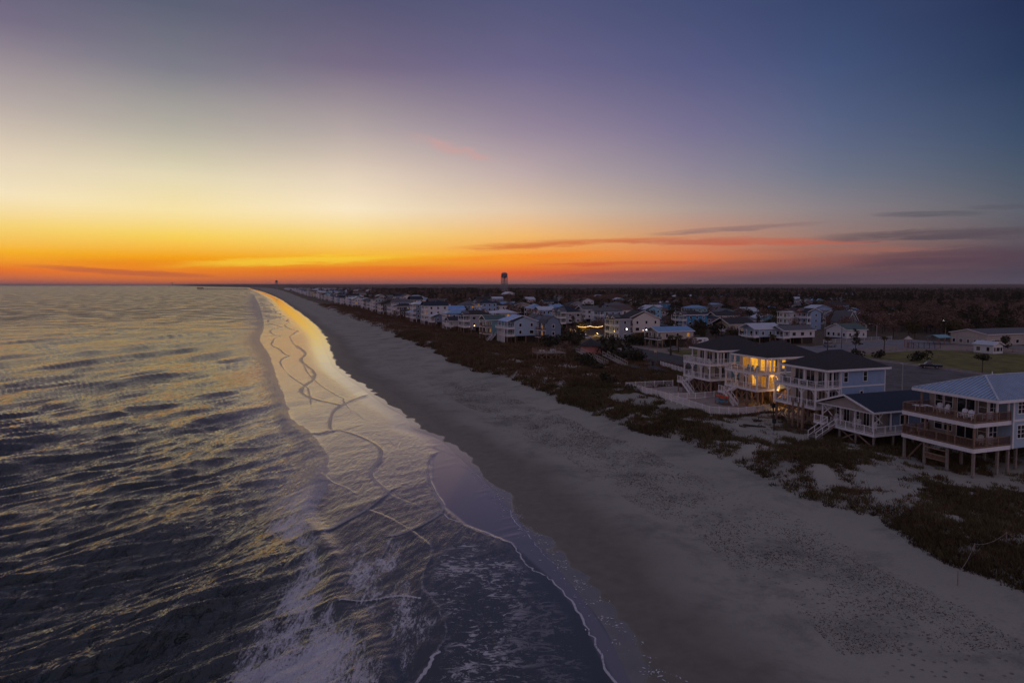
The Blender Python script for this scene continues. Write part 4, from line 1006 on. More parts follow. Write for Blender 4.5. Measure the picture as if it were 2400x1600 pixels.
th(1782,760, 10,12, .4,1,'gable_y','sky_siding','pale_metal',0,'pale bungalow with bluish side gable left of the teal modern house', fh=3.0)
th(1850,772, 9,9, 2.6,2,'flat','white_siding','pale_metal',1.2,'boxy modern house, white over teal, with flat roof', skirt='sky_siding', fh=3.0)
h27 = th(1892,774, 9,8.5, .3,3,'gable_y','pale_blue_siding','charcoal_shingle',2.2,'tall blue house with white stacked porches, right of the boxy modern one', fh=2.9, rise=1.8)
dormer(h27, .1, 6.0, 9.0, 3.6, wall='pink_siding')
th(1930,760, 9,10, .4,2,'gable_y','slate_siding','grey_shingle',1.5,'slate two-storey house behind the tall blue one with white porch')
th(1985,770, 11,7.5, .4,1,'gable_y','grey_siding','grey_shingle',0,'grey A-shaped house with a very steep gable roof by a white lamp', rise=6.0, fh=2.6)
th(1984,795, 11,11, .4,1,'gable_x','white_siding','green_shingle',0,'white bungalow with wide green roof, nearest the street with the curved lamp', fh=3.4, rise=2.4)
th(1990,772, 10,12, .3,1,'flat','cream_paint','brown_shingle',0,'flat brown-roofed bungalow behind the green-roofed one', fh=2.8)
th(2080,749, 12,17, .4,1,'hip','white_siding','blue_metal',0,'house with light blue hip roof among dark trees at right', fh=3.4, rise=3.2)
th(2035,762, 11,24, .3,1,'gable_x','white_siding','pale_metal',0,'long low building with pale gable roof left of the blue-roofed house in the trees', fh=3.2)
th(1873,731, 6,7, 3.5,2,'gable_y','white_siding','grey_shingle',0,'small white tower-like house rising over dark roofs', fh=3.0)
th(1810,719, 13,18, .4,2,'hip','cream_paint','grey_shingle',0,'wide pale house half hidden by woods, right of centre')
th(1860,757, 11,13, .4,2,'gable_x','dark_siding','charcoal_shingle',0,'dark-walled house with black roof behind the boxy modern one')
th(1560,765, 10,12, .4,1,'hip','grey_siding','navy_shingle',0,'grey bungalow with navy roof left of the vivid blue house')
th(1365,755, 10,12, 2.0,2,'gable_x','white_siding','grey_shingle',2.2,'white gabled house with porch in the third row left of the big white one')
th(1335,738, 11,13, 2.0,2,'gable_y','grey_siding','navy_shingle',2.2,'grey house with navy roof showing between two white gables')
th(1205,741, 10,13, 2.2,2,'gable_y','taupe_siding','charcoal_shingle',2.4,'taupe house with black roof behind the brick-red house')
th(1275,729, 10,14, 2.0,2,'gable_x','white_siding','navy_shingle',2.2,'white house with twin gables and navy roof far behind the red one')
th(1150,743, 10,12, 2.2,2,'hip','white_siding','charcoal_shingle',2.4,'white hip-roofed house between the blue-roofed and the taupe house')
th(1485,729, 10,12, 2.2,2,'gable_x','beige_siding','brown_shingle',2.2,'beige gabled house behind the turquoise one')
th(1480,770, 9,12, 2.2,1,'gable_x','taupe_siding','grey_shingle',2.2,'small taupe house half hidden behind the black sloping roof')
# long pale warehouse, white shed
th(2312,812, 14,46, .1,1,'gable_x','beige_siding','grey_shingle',0,'long pale low hall with shallow roof behind the bushes at right', fh=4.2, rise=1.6, cat='hall', nwin=7)
th(2327,830, 6.5,4.6, .1,1,'gable_y','white_siding','pale_metal',0,'small white shed on the far edge of the grass field', fh=2.7, rise=1.1, cat='shed', nwin=3)
# far-off roofs among the trees
for px, py, W, D, c, r, lab in ((2215,712,9,26,'white_siding','pale_metal','thin pale roof of a long building far off in the right-hand woods'), (2022,716,7,20,'cream_paint','pale_metal','thin pale roof strip in the woods above the blue-roofed house'),
    (1395,706,12,16,'white_siding','pale_metal','far white house on its own in the woods right of the water tower'), (1345,699,12,18,'white_siding','pale_metal','white-roofed far building a little right of the water tower'),
    (1180,702,26,26,'white_siding','pale_metal','broad white building at the foot of the water tower'), (1525,698,14,20,'white_siding','blue_metal','pale far house standing alone in mid-right woods'), (1565,700,13,24,'cream_paint','grey_shingle','cream long house in mid-right woods'),
    (1668,703,12,16,'white_siding','pale_metal','white far house with bright roof, middle of the right woods'), (1735,722,11,14,'white_siding','grey_shingle','white house with gables deep among the trees behind the yellow house'), (1785,722,10,13,'white_siding','navy_shingle','white steep-gabled house behind bare trees'),
    (1600,717,11,14,'beige_siding','brown_shingle','low beige house in trees above the vivid blue house'), (2078,705,10,12,'cream_paint','brown_shingle','tiny pinkish roof lost in the far right woods'),
    (1830,738,10,13,'grey_siding','pale_metal','grey-walled house with pale roof left of the small tower-like house')):
    th(px, py, W, D, .3, 1 if 'roof' in lab else 2, 'hip' if rnd.random() < .5 else 'gable_y', c, r, 0, lab, fh=3.0)

# white lamp on the black-roofed house and on others
def lamp(x, y, z, label, mat='white_bulb', r=.16, e=18, col=(.9, .95, 1)):
    o = empty('wall_lamp', (x, y, z), 0, label, 'lamp')
    MB().lathe([(0.01, -r), (r*.8, -r*.6), (r, 0), (r*.8, r*.6), (.01, r)], 10).build('globe', M[mat], o, smooth=True)
    MB().beam((0, r, 0), (.25, r+.25, 0), .06).build('bracket', M['black_metal'], o)
    if e: point_light('lamp_light', (x-.3, y-.5, z), e, col, .2)
    return o
def at(px, py, Y):
    d = ray(px, py); t = Y/d.y; return (d.x*t, Y, CAMZ+d.z*t)
lamp(*at(1469, 771, 262), 'bright white lamp on the gable of the black-roofed cream house', e=90, r=.28)
lamp(*at(1515, 773, 238), 'small white lamp under the eave of the long blue-roofed stilt house', e=50, r=.2)
lamp(*at(1112, 763, 280), 'orange lamp on the balcony of the teal house', 'bulb', .22, 30, (1, .55, .25))
lamp(*at(1986, 746, 360), 'white lamp beside the steep A-shaped house', e=0, r=.3)
lamp(*at(2081, 741, 420), 'white lamp below the light blue hip roof in the trees', e=0, r=.3)

# ------------------------------------------------------------------ rows of far houses along the shore
WALLS = ['white_siding','cream_paint','grey_siding','slate_siding','taupe_siding','light_blue_siding','beige_siding','teal_siding','yellow_siding','dark_siding','pale_blue_siding']
ROOFS = ['charcoal_shingle','grey_shingle','navy_shingle','pale_metal','blue_metal','brown_shingle','pale_metal','grey_shingle']
NMW = dict(white_siding='white', cream_paint='cream', grey_siding='grey', slate_siding='slate', taupe_siding='taupe', light_blue_siding='light blue', beige_siding='beige', teal_siding='teal', yellow_siding='yellowish', dark_siding='dark brown', pale_blue_siding='mid blue')
NMR = dict(charcoal_shingle='black', grey_shingle='grey', navy_shingle='navy', pale_metal='pale metal', blue_metal='blue metal', brown_shingle='brown')
occupied = list(T)+[(HA.location.x+6, HA.location.y+4), (HB.location.x+6, HB.location.y+4), (HC.location.x+6, HC.location.y+4), (HD.location.x+7, HD.location.y+3), (HE.location.x+9, HE.location.y+3)]
far_meshes = {}
def far_house(x, y, W, D, fl, wall, rmat, roof, yaw, label):
    st = 2.4; fh = 2.8; ze = st+fl*fh
    key = (round(W), round(D), fl, wall, rmat, roof); W, D = key[0], key[1]
    if key not in far_meshes:
        wl = MB().box(2.2, D, 0, W, st, ze).mesh('wall', M[wall])
        rf = (hip_roof(-.3, D+.5, -.5, W+.5, ze+.02, W*.2) if roof == 'hip' else gable_roof(-.3, D+.4, -.4, W+.4, ze+.0, W*.24, 'x' if roof == 'gable_x' else 'y')).mesh('roof', M[rmat])
        if roof != 'hip':
            wl = gable_wall(2.2, D, 0, W, st, ze, W*.22, 'x' if roof == 'gable_x' else 'y').mesh('wall', M[wall])
        dk = MB()
        for i in range(fl):
            z = st+i*fh; dk.box(0, 2.2, 0, W, z-.25, z); dk.box(-.05, .05, 0, W, z+.4, z+1.05); dk.box(0, 2.2, -.05, .05, z+.4, z+1.05)
        for k in range(4): yy = .1+(W-.2)*k/3; dk.box(-.02, .22, yy-.11, yy+.11, 0, ze)
        for xx in (2.4, D/2, D-.3): dk.box(xx-.15, xx+.15, .05, .35, 0, st-.2)
        dk.box(0, D-.1, .1, .4, st-.3, st-.02)
        far_meshes[key] = (wl, rf, dk.mesh('porch', M['white_paint']))
    wl, rf, dk = far_meshes[key]
    h = empty('town_house', (x, y, 2.5), yaw, label, 'house')
    link('wall', wl, h); link('roof', rf, h); link('porch', dk, h)
    if y < 900:
        for i in range(fl):
            for k in range(3): window(h, 2.2+(D-2.2)*(k+.5)/3, -.01, st+i*fh+.8, 1.1, 1.3, 'side', 'lit_soft' if rnd.random() < .05 else 'glass', 'white_paint', 0, 1, True)
            for k in range(2): window(h, 2.19, W*(k+.5)/2, st+i*fh+.3, 1.5, 1.8, 'front', 'lit_soft' if rnd.random() < .08 else 'glass', 'white_paint', 0, 1, True)
    return h
GRP = {}
def far_rows():
    n = 0; used = {}
    for row, offs in enumerate((46, 76, 112, 146, 186)):
        Y = 300.0 if row == 0 else 330.0
        while Y < 2100 and n < 150:
            Y += rnd.uniform(15, 21)*(1+Y/1500.)
            if row > 0 and rnd.random() < .25+row*.08+Y/6000.: continue
            x = float(toe(Y)) + offs*(.62 if Y > 500 else .62+.0*Y) + rnd.uniform(-3, 3); slope = float(shore(Y+20)-shore(Y))/20
            if row: x += 8
            if any((x-a)**2+(Y-b)**2 < 17**2 for a, b in occupied): continue
            occupied.append((x, Y)); n += 1
            wall = rnd.choice(WALLS); rm = rnd.choice(ROOFS); rt = rnd.choice(['hip', 'hip', 'gable_x', 'gable_y'])
            rown = ['on the dune front', 'in the second row', 'in the third row', 'in the fourth row', 'in the back row'][row]
            dist = 'near' if Y < 450 else 'midway' if Y < 750 else 'distant' if Y < 1250 else 'remote'
            lab = '%s %s house with %s %s roof %s' % (dist, NMW[wall], NMR[rm], 'hip' if rt == 'hip' else 'front-gabled' if rt == 'gable_x' else 'side-gabled', rown)
            h = far_house(x, Y, rnd.choice([8, 9, 11]), rnd.choice([10, 12, 14]), rnd.choice([2, 2, 3]) if row < 3 else rnd.choice([1, 2]), wall, rm, rt, -math.atan(slope)+rnd.uniform(-.06, .06), lab)
            used.setdefault(lab, []).append(h)
    for lab, hs in used.items():
        if len(hs) > 1:
            for q, hh in enumerate(hs): hh['group'] = 'look-alike ' + lab.replace(' house ', ' houses ')
far_rows()
def fill_town():
    n = 0; rs = random.Random(31); tries = 0; labs = {}
    while n < 85 and tries < 6000:
        tries += 1
        px = rs.uniform(1040, 2000); py = rs.uniform(699, 772) if px < 1650 else rs.uniform(699, 757)
        if rs.random() > (py-690)/70: continue
        x, y = G(px, py)
        if any((x-a)**2+(y-b)**2 < (15+y/90)**2 for a, b in occupied): continue
        if x-float(toe(y)) < 60: continue
        occupied.append((x, y)); n += 1
        wall = rs.choice(WALLS); rm = rs.choice(ROOFS); rt = rs.choice(['hip', 'gable_x', 'gable_y', 'gable_x'])
        lx = min(T, key=lambda q: (q[0]-x)**2+(q[1]-y)**2); ob = next(o for o in bpy.data.objects if o.parent is None and o.get('category') in ('house', 'hall', 'shed') and abs(o.location.x-lx[0]) < .01 and abs(o.location.y-lx[1]) < .01)
        s_ = ' '.join(ob['label'].split(',')[0].split()[:5]); rel = 'behind' if y > lx[1]+8 else ('right of' if x > lx[0] else 'left of')
        while s_.split()[-1] in ('with', 'and', 'the', 'of', 'in', 'on', 'at', 'by', 'a', 'under', 'between', 'beside', 'behind', 'big', 'dark', 'white', 'steep', 'pale', 'two', 'black', 'blue', 'roof' if False else 'its', 'shallow', 'bright'): s_ = ' '.join(s_.split()[:-1])
        lab = 'small %s house, %s %s roof, %s the %s' % (NMW[wall], NMR[rm], 'hip' if rt == 'hip' else 'gable', rel, s_)
        far_house(x, y, rs.choice([8, 9, 11]), rs.choice([10, 12, 14]), rs.choice([1, 1, 2]), wall, rm, rt, YAW+rs.choice([0, 0, math.pi/2])*0+rs.uniform(-.1, .1), lab)['group'] = 'small houses filling the town'
fill_town()
# the remainder, beyond what can be told apart
def tiny_houses():
    m = MB()
    for i in range(260):
        Y = 2100+1500*rnd.random()**1.2; x = float(toe(Y))+35+260*rnd.random()**1.6
        m.box(x, x+12, Y, Y+9, 2.5, 2.5+rnd.uniform(5, 8))
    tag(m.build('far_town', M['white_siding']), 'far-off strip of tiny houses along the shore before the horizon', 'houses', kind='stuff')
tiny_houses()

# ------------------------------------------------------------------ water towers, pier, beacon
def water_tower(x, y, H, r, label, z0=2.5, mat='tower_grey'):
    t = empty('water_tower', (x, y, z0), R(12), label, 'water tower')
    hb = r*1.75
    tank = MB().lathe([(.3, H-hb-.2), (r*.55, H-hb+.0), (r*.93, H-hb+r*.3), (r, H-hb+r*.55), (r, H-r*.62), (r*.93, H-r*.3), (r*.66, H-r*.08), (.2, H)], 24).build('tank', M[mat], t, smooth=True)
    MB().lathe([(r*1.04, H-hb+r*.55), (r*1.12, H-hb+r*.55), (r*1.12, H-hb+r*.62), (r*1.04, H-hb+r*.62)], 24).build('walkway', M['tower_leg'], t)
    for k in range(3): MB().cyl((r*(.5-.45*k), 0, H-.6), (r*(.5-.45*k), 0, H+1.5+k*.5), .12).build('antenna', M['black_metal'], t)
    for k in range(6):
        a = math.pi*2*k/6; c, s = math.cos(a), math.sin(a)
        MB().cyl((r*1.12*c, r*1.12*s, 0), (r*.97*c, r*.97*s, H-hb+r*.5), r*.11, r*.10, 8).build('leg', M['tower_leg'], t)
    for z in (.33, .66):
        b = MB()
        for k in range(6):
            a, a2 = math.pi*2*k/6, math.pi*2*(k+1)/6; rr = r*(1.12-.15*z); zz = (H-hb)*z
            b.beam((rr*math.cos(a), rr*math.sin(a), zz), (rr*math.cos(a2), rr*math.sin(a2), zz), .25)
        b.build('ring_strut', M['tower_leg'], t)
    MB().cyl((0, 0, 0), (0, 0, H-hb), r*.16, None, 12).build('riser_pipe', M['tower_leg'], t)
    return t
X_, Y_, _ = at(1182, 660, 1500)
water_tower(X_, Y_, 50, 6.8, 'dark domed water tower on six pale legs standing above the woods')
X_, Y_, _ = at(648, 660, 3900)
water_tower(X_, Y_, 50, 6.6, 'tiny far water tower on the horizon left of centre')
X_, Y_, _ = at(404, 665, 11000)
b_ = empty('beacon_tower', (X_, Y_, 8), 0, 'hair-thin beacon tower at the far end of the shore', 'tower')
MB().cyl((0, 0, 0), (0, 0, 48), 4, 3, 8).build('mast', M['tower_grey'], b_); MB().cyl((0, 0, 48), (0, 0, 60), 7, 7, 8).build('lantern', M['tower_grey'], b_)
def pier():
    Yp = 3600; xs = float(shore(Yp)); t = empty('fishing_pier', (xs+30, Yp, 0), 0, 'long fishing pier on piles reaching out from the far beach', 'pier')
    MB().box(-330, 0, -3, 3, 6, 7).build('deck', M['dark_timber'], t)
    for k in range(34): part_box('pile', 'dark_timber', t, -326+9.8*k, 0, -2, 1.0, 4, 8)
    MB().box(-330, -300, -7, 7, 7, 11).build('shelter', M['dark_timber'], t)
pier()
# ------------------------------------------------------------------ roads, lots, field
mk('asphalt', (.062, .058, .060), .88, .22, .5, bump=.01, bscale=6)
mk('old_asphalt', (.115, .105, .105), .9, .25, .22, bump=.01, bscale=6)
mk('pale_road', (.21, .20, .21), .85, .2, .2)
mk('lawn', (.15, .135, .035), .95, .35, .25, bump=.05, bscale=3)
mk('path_sand', (.36, .29, .25), .95, .15, .6, bump=.02)
mk('yard_sand', (.27, .21, .175), .95, .2, .8, bump=.03, bscale=5)
mk('line_paint', (.55, .54, .54), .8, .2, 2)
mk('blue_line_paint', (.08, .25, .52), .8, .2, 2)
LV = [0]
def sheet(name, pts, mat, label=None, z=None, world=False):
    LV[0] += 1; z = 2.5+.012+.004*LV[0] if z is None else z
    P = pts if world else [G(a, b, 2.5) for a, b in pts]
    m = MB().poly([(x, y, z) for x, y in P], [tuple(range(len(P)))])
    o = m.build(name, M[mat]); tag(o, kind='structure'); return o
sheet('bare_ground', [(1470,806),(1560,812),(1640,800),(1760,800),(1900,812),(2000,800),(2130,795),(2260,805),(2420,812),(2600,840),(2700,1000),(2600,1110),(2100,1000),(1900,930),(1700,905),(1500,835)], 'yard_sand')
sheet('lawn', [(1560,822),(1680,816),(1750,812),(1800,838),(1720,850),(1640,846)], 'lawn')
sheet('road', [(1405,808),(1450,806),(1560,828),(1640,842),(1760,868),(1900,905),(1930,950),(1880,950),(1740,905),(1640,880),(1533,852),(1480,834)], 'asphalt')
sheet('path', [(1372,868),(1420,858),(1450,862),(1479,884),(1559,906),(1610,922),(1575,926),(1500,906),(1440,888),(1395,874)], 'path_sand')
sheet('parking_bay', [(1452,868),(1485,857),(1533,856),(1600,874),(1690,902),(1690,930),(1600,911),(1559,901),(1479,881)], 'asphalt')
sheet('sand_yard', [(1467,911),(1577,904),(1700,930),(1800,962),(1662,984)], 'path_sand')
sheet('parking_lot', [(1900,880),(1950,846),(2000,838),(2033,843),(2204,865),(2440,896),(2700,940),(2700,1060),(2420,1030),(2230,985),(2080,950),(1960,920)], 'old_asphalt')
sheet('grass_field', [(2012,834),(2060,828),(2120,823),(2191,820.5),(2300,824),(2440,833),(2700,860),(2700,920),(2440,890),(2204,859),(2033,838)], 'lawn')
sheet('cross_road', [(1700,806),(1800,806),(1905,812),(2000,803),(2120,797),(2200,800),(2300,806),(2440,812),(2440,818),(2300,812),(2195,806),(2120,807),(2080,812),(1990,819),(1910,824),(1820,818),(1700,812)], 'pale_road')
sheet('play_ground', [(2105,818),(2110,809),(2190,806),(2196,817)], 'pale_road')
def kerb(pts, name='kerb', h=.14, w=.2, mat='concrete'):
    m = MB(); P = [Vector((*G(a, b, 2.5), 2.5+.06)) for a, b in pts]
    for p, q in zip(P[:-1], P[1:]): m.beam(p, q+(q-p).normalized()*.05, w, h+.12)
    tag(m.build(name, M[mat]), kind='structure')
kerb([(2012,836),(2033,840),(2110,850),(2204,862),(2320,877),(2440,893),(2600,915)])
kerb([(2060,827),(2120,822),(2191,819.5),(2300,823),(2440,832)], 'footpath_edge', .05, .9)
# painted bay lines and worn marks, flat print on the asphalt
for i in range(9):
    a = (1463+i*17.5, 875+i*4.6); b = (a[0]+38, a[1]-7.5)
    p, q = Vector((*G(*a), 2.575)), Vector((*G(*b), 2.575)); d = (q-p).normalized(); n = Vector((-d.y, d.x, 0))*.075
    MBm = MB().poly([p-n, q-n, q+n, p+n], [(0,1,2,3)]); tag(MBm.build('bay_line', M['line_paint']), kind='structure')
MBm = MB().poly([(*G(1481,880.5), 2.58), (*G(1497,878.5), 2.58), (*G(1512,885), 2.58), (*G(1493,887), 2.58)], [(0,1,2,3)]); tag(MBm.build('blue_bay_marking', M['blue_line_paint']), kind='structure')
for i in range(34):
    a = (2040+rnd.random()*300, 0); yy = 862+ (a[0]-2040)*.13 + rnd.random()*70
    b = (a[0]+rnd.uniform(10, 30), yy+rnd.uniform(-1, 2.5))
    p, q = Vector((*G(a[0], yy), 2.585)), Vector((*G(*b), 2.585)); d = (q-p).normalized(); n = Vector((-d.y, d.x, 0))*.06
    tag(MB().poly([p-n, q-n, q+n, p+n], [(0,1,2,3)]).build('bay_line', M['line_paint']), kind='structure')

# ------------------------------------------------------------------ fences
def fence(pts, label, h=1.25, mat='white_paint', step=2.2, gap=.22, pick=True, z=None):
    P = [G(a, b, 2.5) for a, b in pts]; P = [Vector((x, y, hz(x, y) if z is None else z)) for x, y in P]
    t = empty('fence', P[0], 0, label, 'fence'); o = P[0]
    for p, q in zip(P[:-1], P[1:]):
        p = p-o; q = q-o; L = (q-p).length; n = max(1, round(L/step))
        for i in range(n):
            a = p+(q-p)*i/n; b = p+(q-p)*(i+1)/n
            part_box('fence_post', mat, t, a.x, a.y, a.z-.2, .13, .13, h+.3)
            r = MB().beam(a+Vector((0,0,h-.05)), b+Vector((0,0,h-.05)), .07, .09).mesh('rail', M[mat]); link('top_rail', r, t)
            r = MB().beam(a+Vector((0,0,.2)), b+Vector((0,0,.2)), .06, .09).mesh('rail', M[mat]); link('bottom_rail', r, t)
        if pick:
            m = MB(); k = int(L/gap)
            for i in range(k):
                c = p+(q-p)*((i+.5)/k); m.box(c.x-.022, c.x+.022, c.y-.022, c.y+.022, c.z+.1, c.z+h)
            tag(m.build('pickets', M[mat], t), kind='stuff')
    e = P[-1]-o; part_box('fence_post', mat, t, e.x, e.y, e.z-.2, .13, .13, h+.3)
    return t
fence([(1577,904),(1467,911),(1560,946),(1662,984),(1730,974),(1803,964)], 'white picket fence around the sand yard in front of the porch houses')
fence([(1569,942),(1630,935),(1695,929)], 'short white picket fence dividing the yard, left of the kayaks')
fence([(1548,857),(1575,865),(1605,874)], 'white picket fence between the parking bay and the road')
fence([(1457,871),(1479,885),(1518,895),(1559,906)], 'row of thin dark bollard posts and rail along the lower edge of the parking bay', 1.0, 'dark_timber', 4.5, pick=False)
fence([(2030,833),(2100,822),(2200,819)], 'low grey rail fence on the far side of the grass field', .8, 'grey_timber', 5, pick=False)
fence([(2243,829),(2330,822),(2420,830)], 'timber rail fence behind the white shed', 1.2, 'timber', 6, pick=False)
fence([(1930,806),(2010,800),(2090,797)], 'pale wall-like board fence across the street', 1.6, 'pale_metal', 4, .30)
# dune rope line at lower right
def rope_fence():
    pts = [(2246,1322),(2284,1283),(2358,1279),(2420,1290)]
    P = [G(a, b, 3.0) for a, b in pts]; P = [Vector((x, y, hz(x, y))) for x, y in P]
    t = empty('rope_fence', P[0], 0, 'rope strung between thin posts on the dune edge at lower right', 'fence')
    for p in P: q = p-P[0]; MB().cyl((0, 0, -.3), (0, 0, 1.15), .045, .04, 7).build('post', M['grey_timber'], t, q)
    m = MB()
    for p, q in zip(P[:-1], P[1:]):
        a = p-P[0]+Vector((0, 0, 1.08)); b = q-P[0]+Vector((0, 0, 1.08)); pr = a
        for i in range(1, 9):
            f = i/8; c = a+(b-a)*f; c.z -= .35*4*f*(1-f); m.beam(pr, c, .03); pr = c
    m.build('rope', M['grey_timber'], t)
rope_fence()

# ------------------------------------------------------------------ gazebo, look-out deck, ramp
def gazebo():
    x, y = G(1385, 829); t = empty('gazebo', (x, y, 2.5), R(8), 'pink round-walled bathhouse with dark pointed roof by the beach ramp', 'kiosk')
    n = 8; r = 3.3
    for k in range(n):
        a0, a1 = 2*math.pi*k/n, 2*math.pi*(k+1)/n
        MB().poly([(r*math.cos(a0), r*math.sin(a0), .2), (r*math.cos(a1), r*math.sin(a1), .2), (r*math.cos(a1), r*math.sin(a1), 2.7), (r*math.cos(a0), r*math.sin(a0), 2.7),
                   (r*.96*math.cos(a0), r*.96*math.sin(a0), .2), (r*.96*math.cos(a1), r*.96*math.sin(a1), .2), (r*.96*math.cos(a1), r*.96*math.sin(a1), 2.7), (r*.96*math.cos(a0), r*.96*math.sin(a0), 2.7)],
                  [(0,1,2,3),(7,6,5,4),(0,4,5,1),(3,2,6,7),(0,3,7,4),(1,5,6,2)]).build('wall_panel', M['pink_siding'], t)
    MB().lathe([(r*1.22, 2.72), (r*1.2, 2.9), (.15, 4.9), (.05, 5.2)], 8).build('roof', M['charcoal_shingle'], t)
    MB().cyl((0,0,0), (0,0,.2), r*1.05, None, 8).build('floor', M['concrete'], t)
gazebo()
def lookout():
    x, y = G(1296, 845); t = empty('lookout_deck', (x, y, 2.5), R(12), 'square timber look-out deck on crossed stilts with railings, left of the pink bathhouse', 'deck')
    W, D, z = 7.5, 6.0, 2.3; x0 = -5.0
    dk = MB().box(x0, x0+W+1.5, 0, D, z-.2, z).build('deck', M['grey_timber'], t)
    railing(t, (x0, 0, z), (x0, D, z), 1.1, 'timber', 1.5, .2); railing(t, (x0, 0.02, z), (x0+3.3, .02, z), 1.1, 'timber', 1.5, .2, endposts=(0, 1)); railing(t, (x0+5.5, 0.02, z), (x0+W+1.5, .02, z), 1.1, 'timber', 1.5, .2)
    railing(t, (x0, D, z), (x0+W+1.5, D, z), 1.1, 'timber', 1.5, .2)
    for xx in (x0+.2, x0+3, x0+6, x0+8.8):
        for yy in (.15, D-.15): part_box('stilt', 'timber', t, xx, yy, -.3, .2, .2, z+.1)
    for i in range(3):
        a = x0+.2+2.9*i; MB().beam((a, .1, 0), (a+2.8, .1, z-.3), .06, .15).build('cross_brace', M['timber'], t); MB().beam((a+2.8, .02, 0), (a, .02, z-.3), .06, .15).build('cross_brace', M['timber'], t)
    return t
LK = lookout()
def picnic_table(p, rz, label, mat='grey_timber'):
    t = empty('picnic_table', p, rz, label, 'table')
    MB().box(-.9, .9, -.38, .38, .72, .77).build('tabletop', M[mat], t)
    for s in (-1, 1):
        MB().box(-.9, .9, s*.72-.14, s*.72+.14, .43, .47).build('bench', M[mat], t)
        MB().beam((s*.6, -.72, .0), (s*.6, .3, .72), .08, .08).beam((s*.6, .72, 0), (s*.6, -.3, .72), .08, .08).build('leg_frame', M[mat], t)
picnic_table(loc_w(LK, -2.6, 3.2, 2.3), .3, 'picnic table on the left half of the look-out deck', 'white_paint'); picnic_table(loc_w(LK, .9, 3.4, 2.3), .1, 'picnic table on the right half of the look-out deck', 'white_paint')
def ramp():
    A = [G(1350, 834), G(1412, 856)]; B = [G(1412, 842), G(1458, 858)]
    for pts, za, zb, lab in ((A, 1.5, .3, 'white-railed timber ramp running down past the pink bathhouse'), (B, 1.4, .2, 'lower white-railed ramp ending beside the parking bay path')):
        p = Vector((*pts[0], 2.5)); q = Vector((*pts[1], 2.5))-p; t = empty('boardwalk_ramp', p, 0, lab, 'ramp')
        n = Vector((-q.y, q.x, 0)).normalized()*1.6; a = Vector((0, 0, za)); b = q+Vector((0, 0, zb))
        MB().poly([a, b, b+n, a+n, a-Vector((0,0,.2)), b-Vector((0,0,.2)), b+n-Vector((0,0,.2)), a+n-Vector((0,0,.2))], [(0,1,2,3),(7,6,5,4),(0,4,5,1),(1,5,6,2),(2,6,7,3),(3,7,4,0)]).build('walkway', M['grey_timber'], t)
        railing(t, a, b, 1.05, 'beige_siding', 1.5, .0); railing(t, a+n, b+n, 1.05, 'beige_siding', 1.5, .0)
        k = int(q.length/2.4)
        for i in range(k+1):
            c = a+(b-a)*i/k
            for d in (0, 1): part_box('stilt', 'timber', t, c.x+n.x*d, c.y+n.y*d, -.2, .15, .15, max(.2, c.z+.1))
ramp()

# ------------------------------------------------------------------ street lights and poles
def street_light(px, py, H, label, arm=1.8, bulb=True, curved=True, rz=0, mat='steel'):
    x, y = G(px, py); t = empty('street_light', (x, y, 2.5), rz, label, 'street lamp')
    MB().cyl((0, 0, 0), (0, 0, H), .12, .08, 9).build('pole', M[mat], t)
    m = MB(); pr = Vector((0, 0, H))
    for i in range(1, 7):
        f = i/6; c = Vector((-arm*f, 0, H+.6*math.sin(f*math.pi*.5) if curved else H)); m.cyl(pr, c, .05, .045, 6); pr = c
    m.build('arm', M[mat], t)
    o = MB().lathe([(.05, .12), (.22, .05), (.3, -.05), (.22, -.1)], 10).build('lamp_head', M['steel'], t, pr)
    if bulb: MB().lathe([(.02, 0), (.16, -.02), (.13, -.12), (.02, -.16)], 10).build('bulb', M[bulb if isinstance(bulb, str) else 'white_bulb'], o, (0, 0, -.09))
    return t
street_light(1521, 828, 7.2, 'tall wooden lamp post with a lit lamp beside the long blue-roofed stilt house', 2.0, 'bulb', mat='grey_timber')
street_light(2054, 809, 7.5, 'curved street lamp beside the green-roofed bungalow', 2.6, False)
street_light(2216, 795, 8.0, 'straight lamp post in front of the dark woods at right', .8, 'white_bulb', False)
street_light(2114, 925, 6.5, 'thin pale pole standing in the big parking lot', .3, False, False)
street_light(1972, 816, 8.0, 'dark utility pole near the bare street behind the porch houses', .8, False, False, mat='dark_timber')
street_light(1933, 790, 11, 'slim white pole right of the tall blue house', .3, False, False)
street_light(2312, 757, 11, 'lone pole rising from the far right woods', .4, False, False)

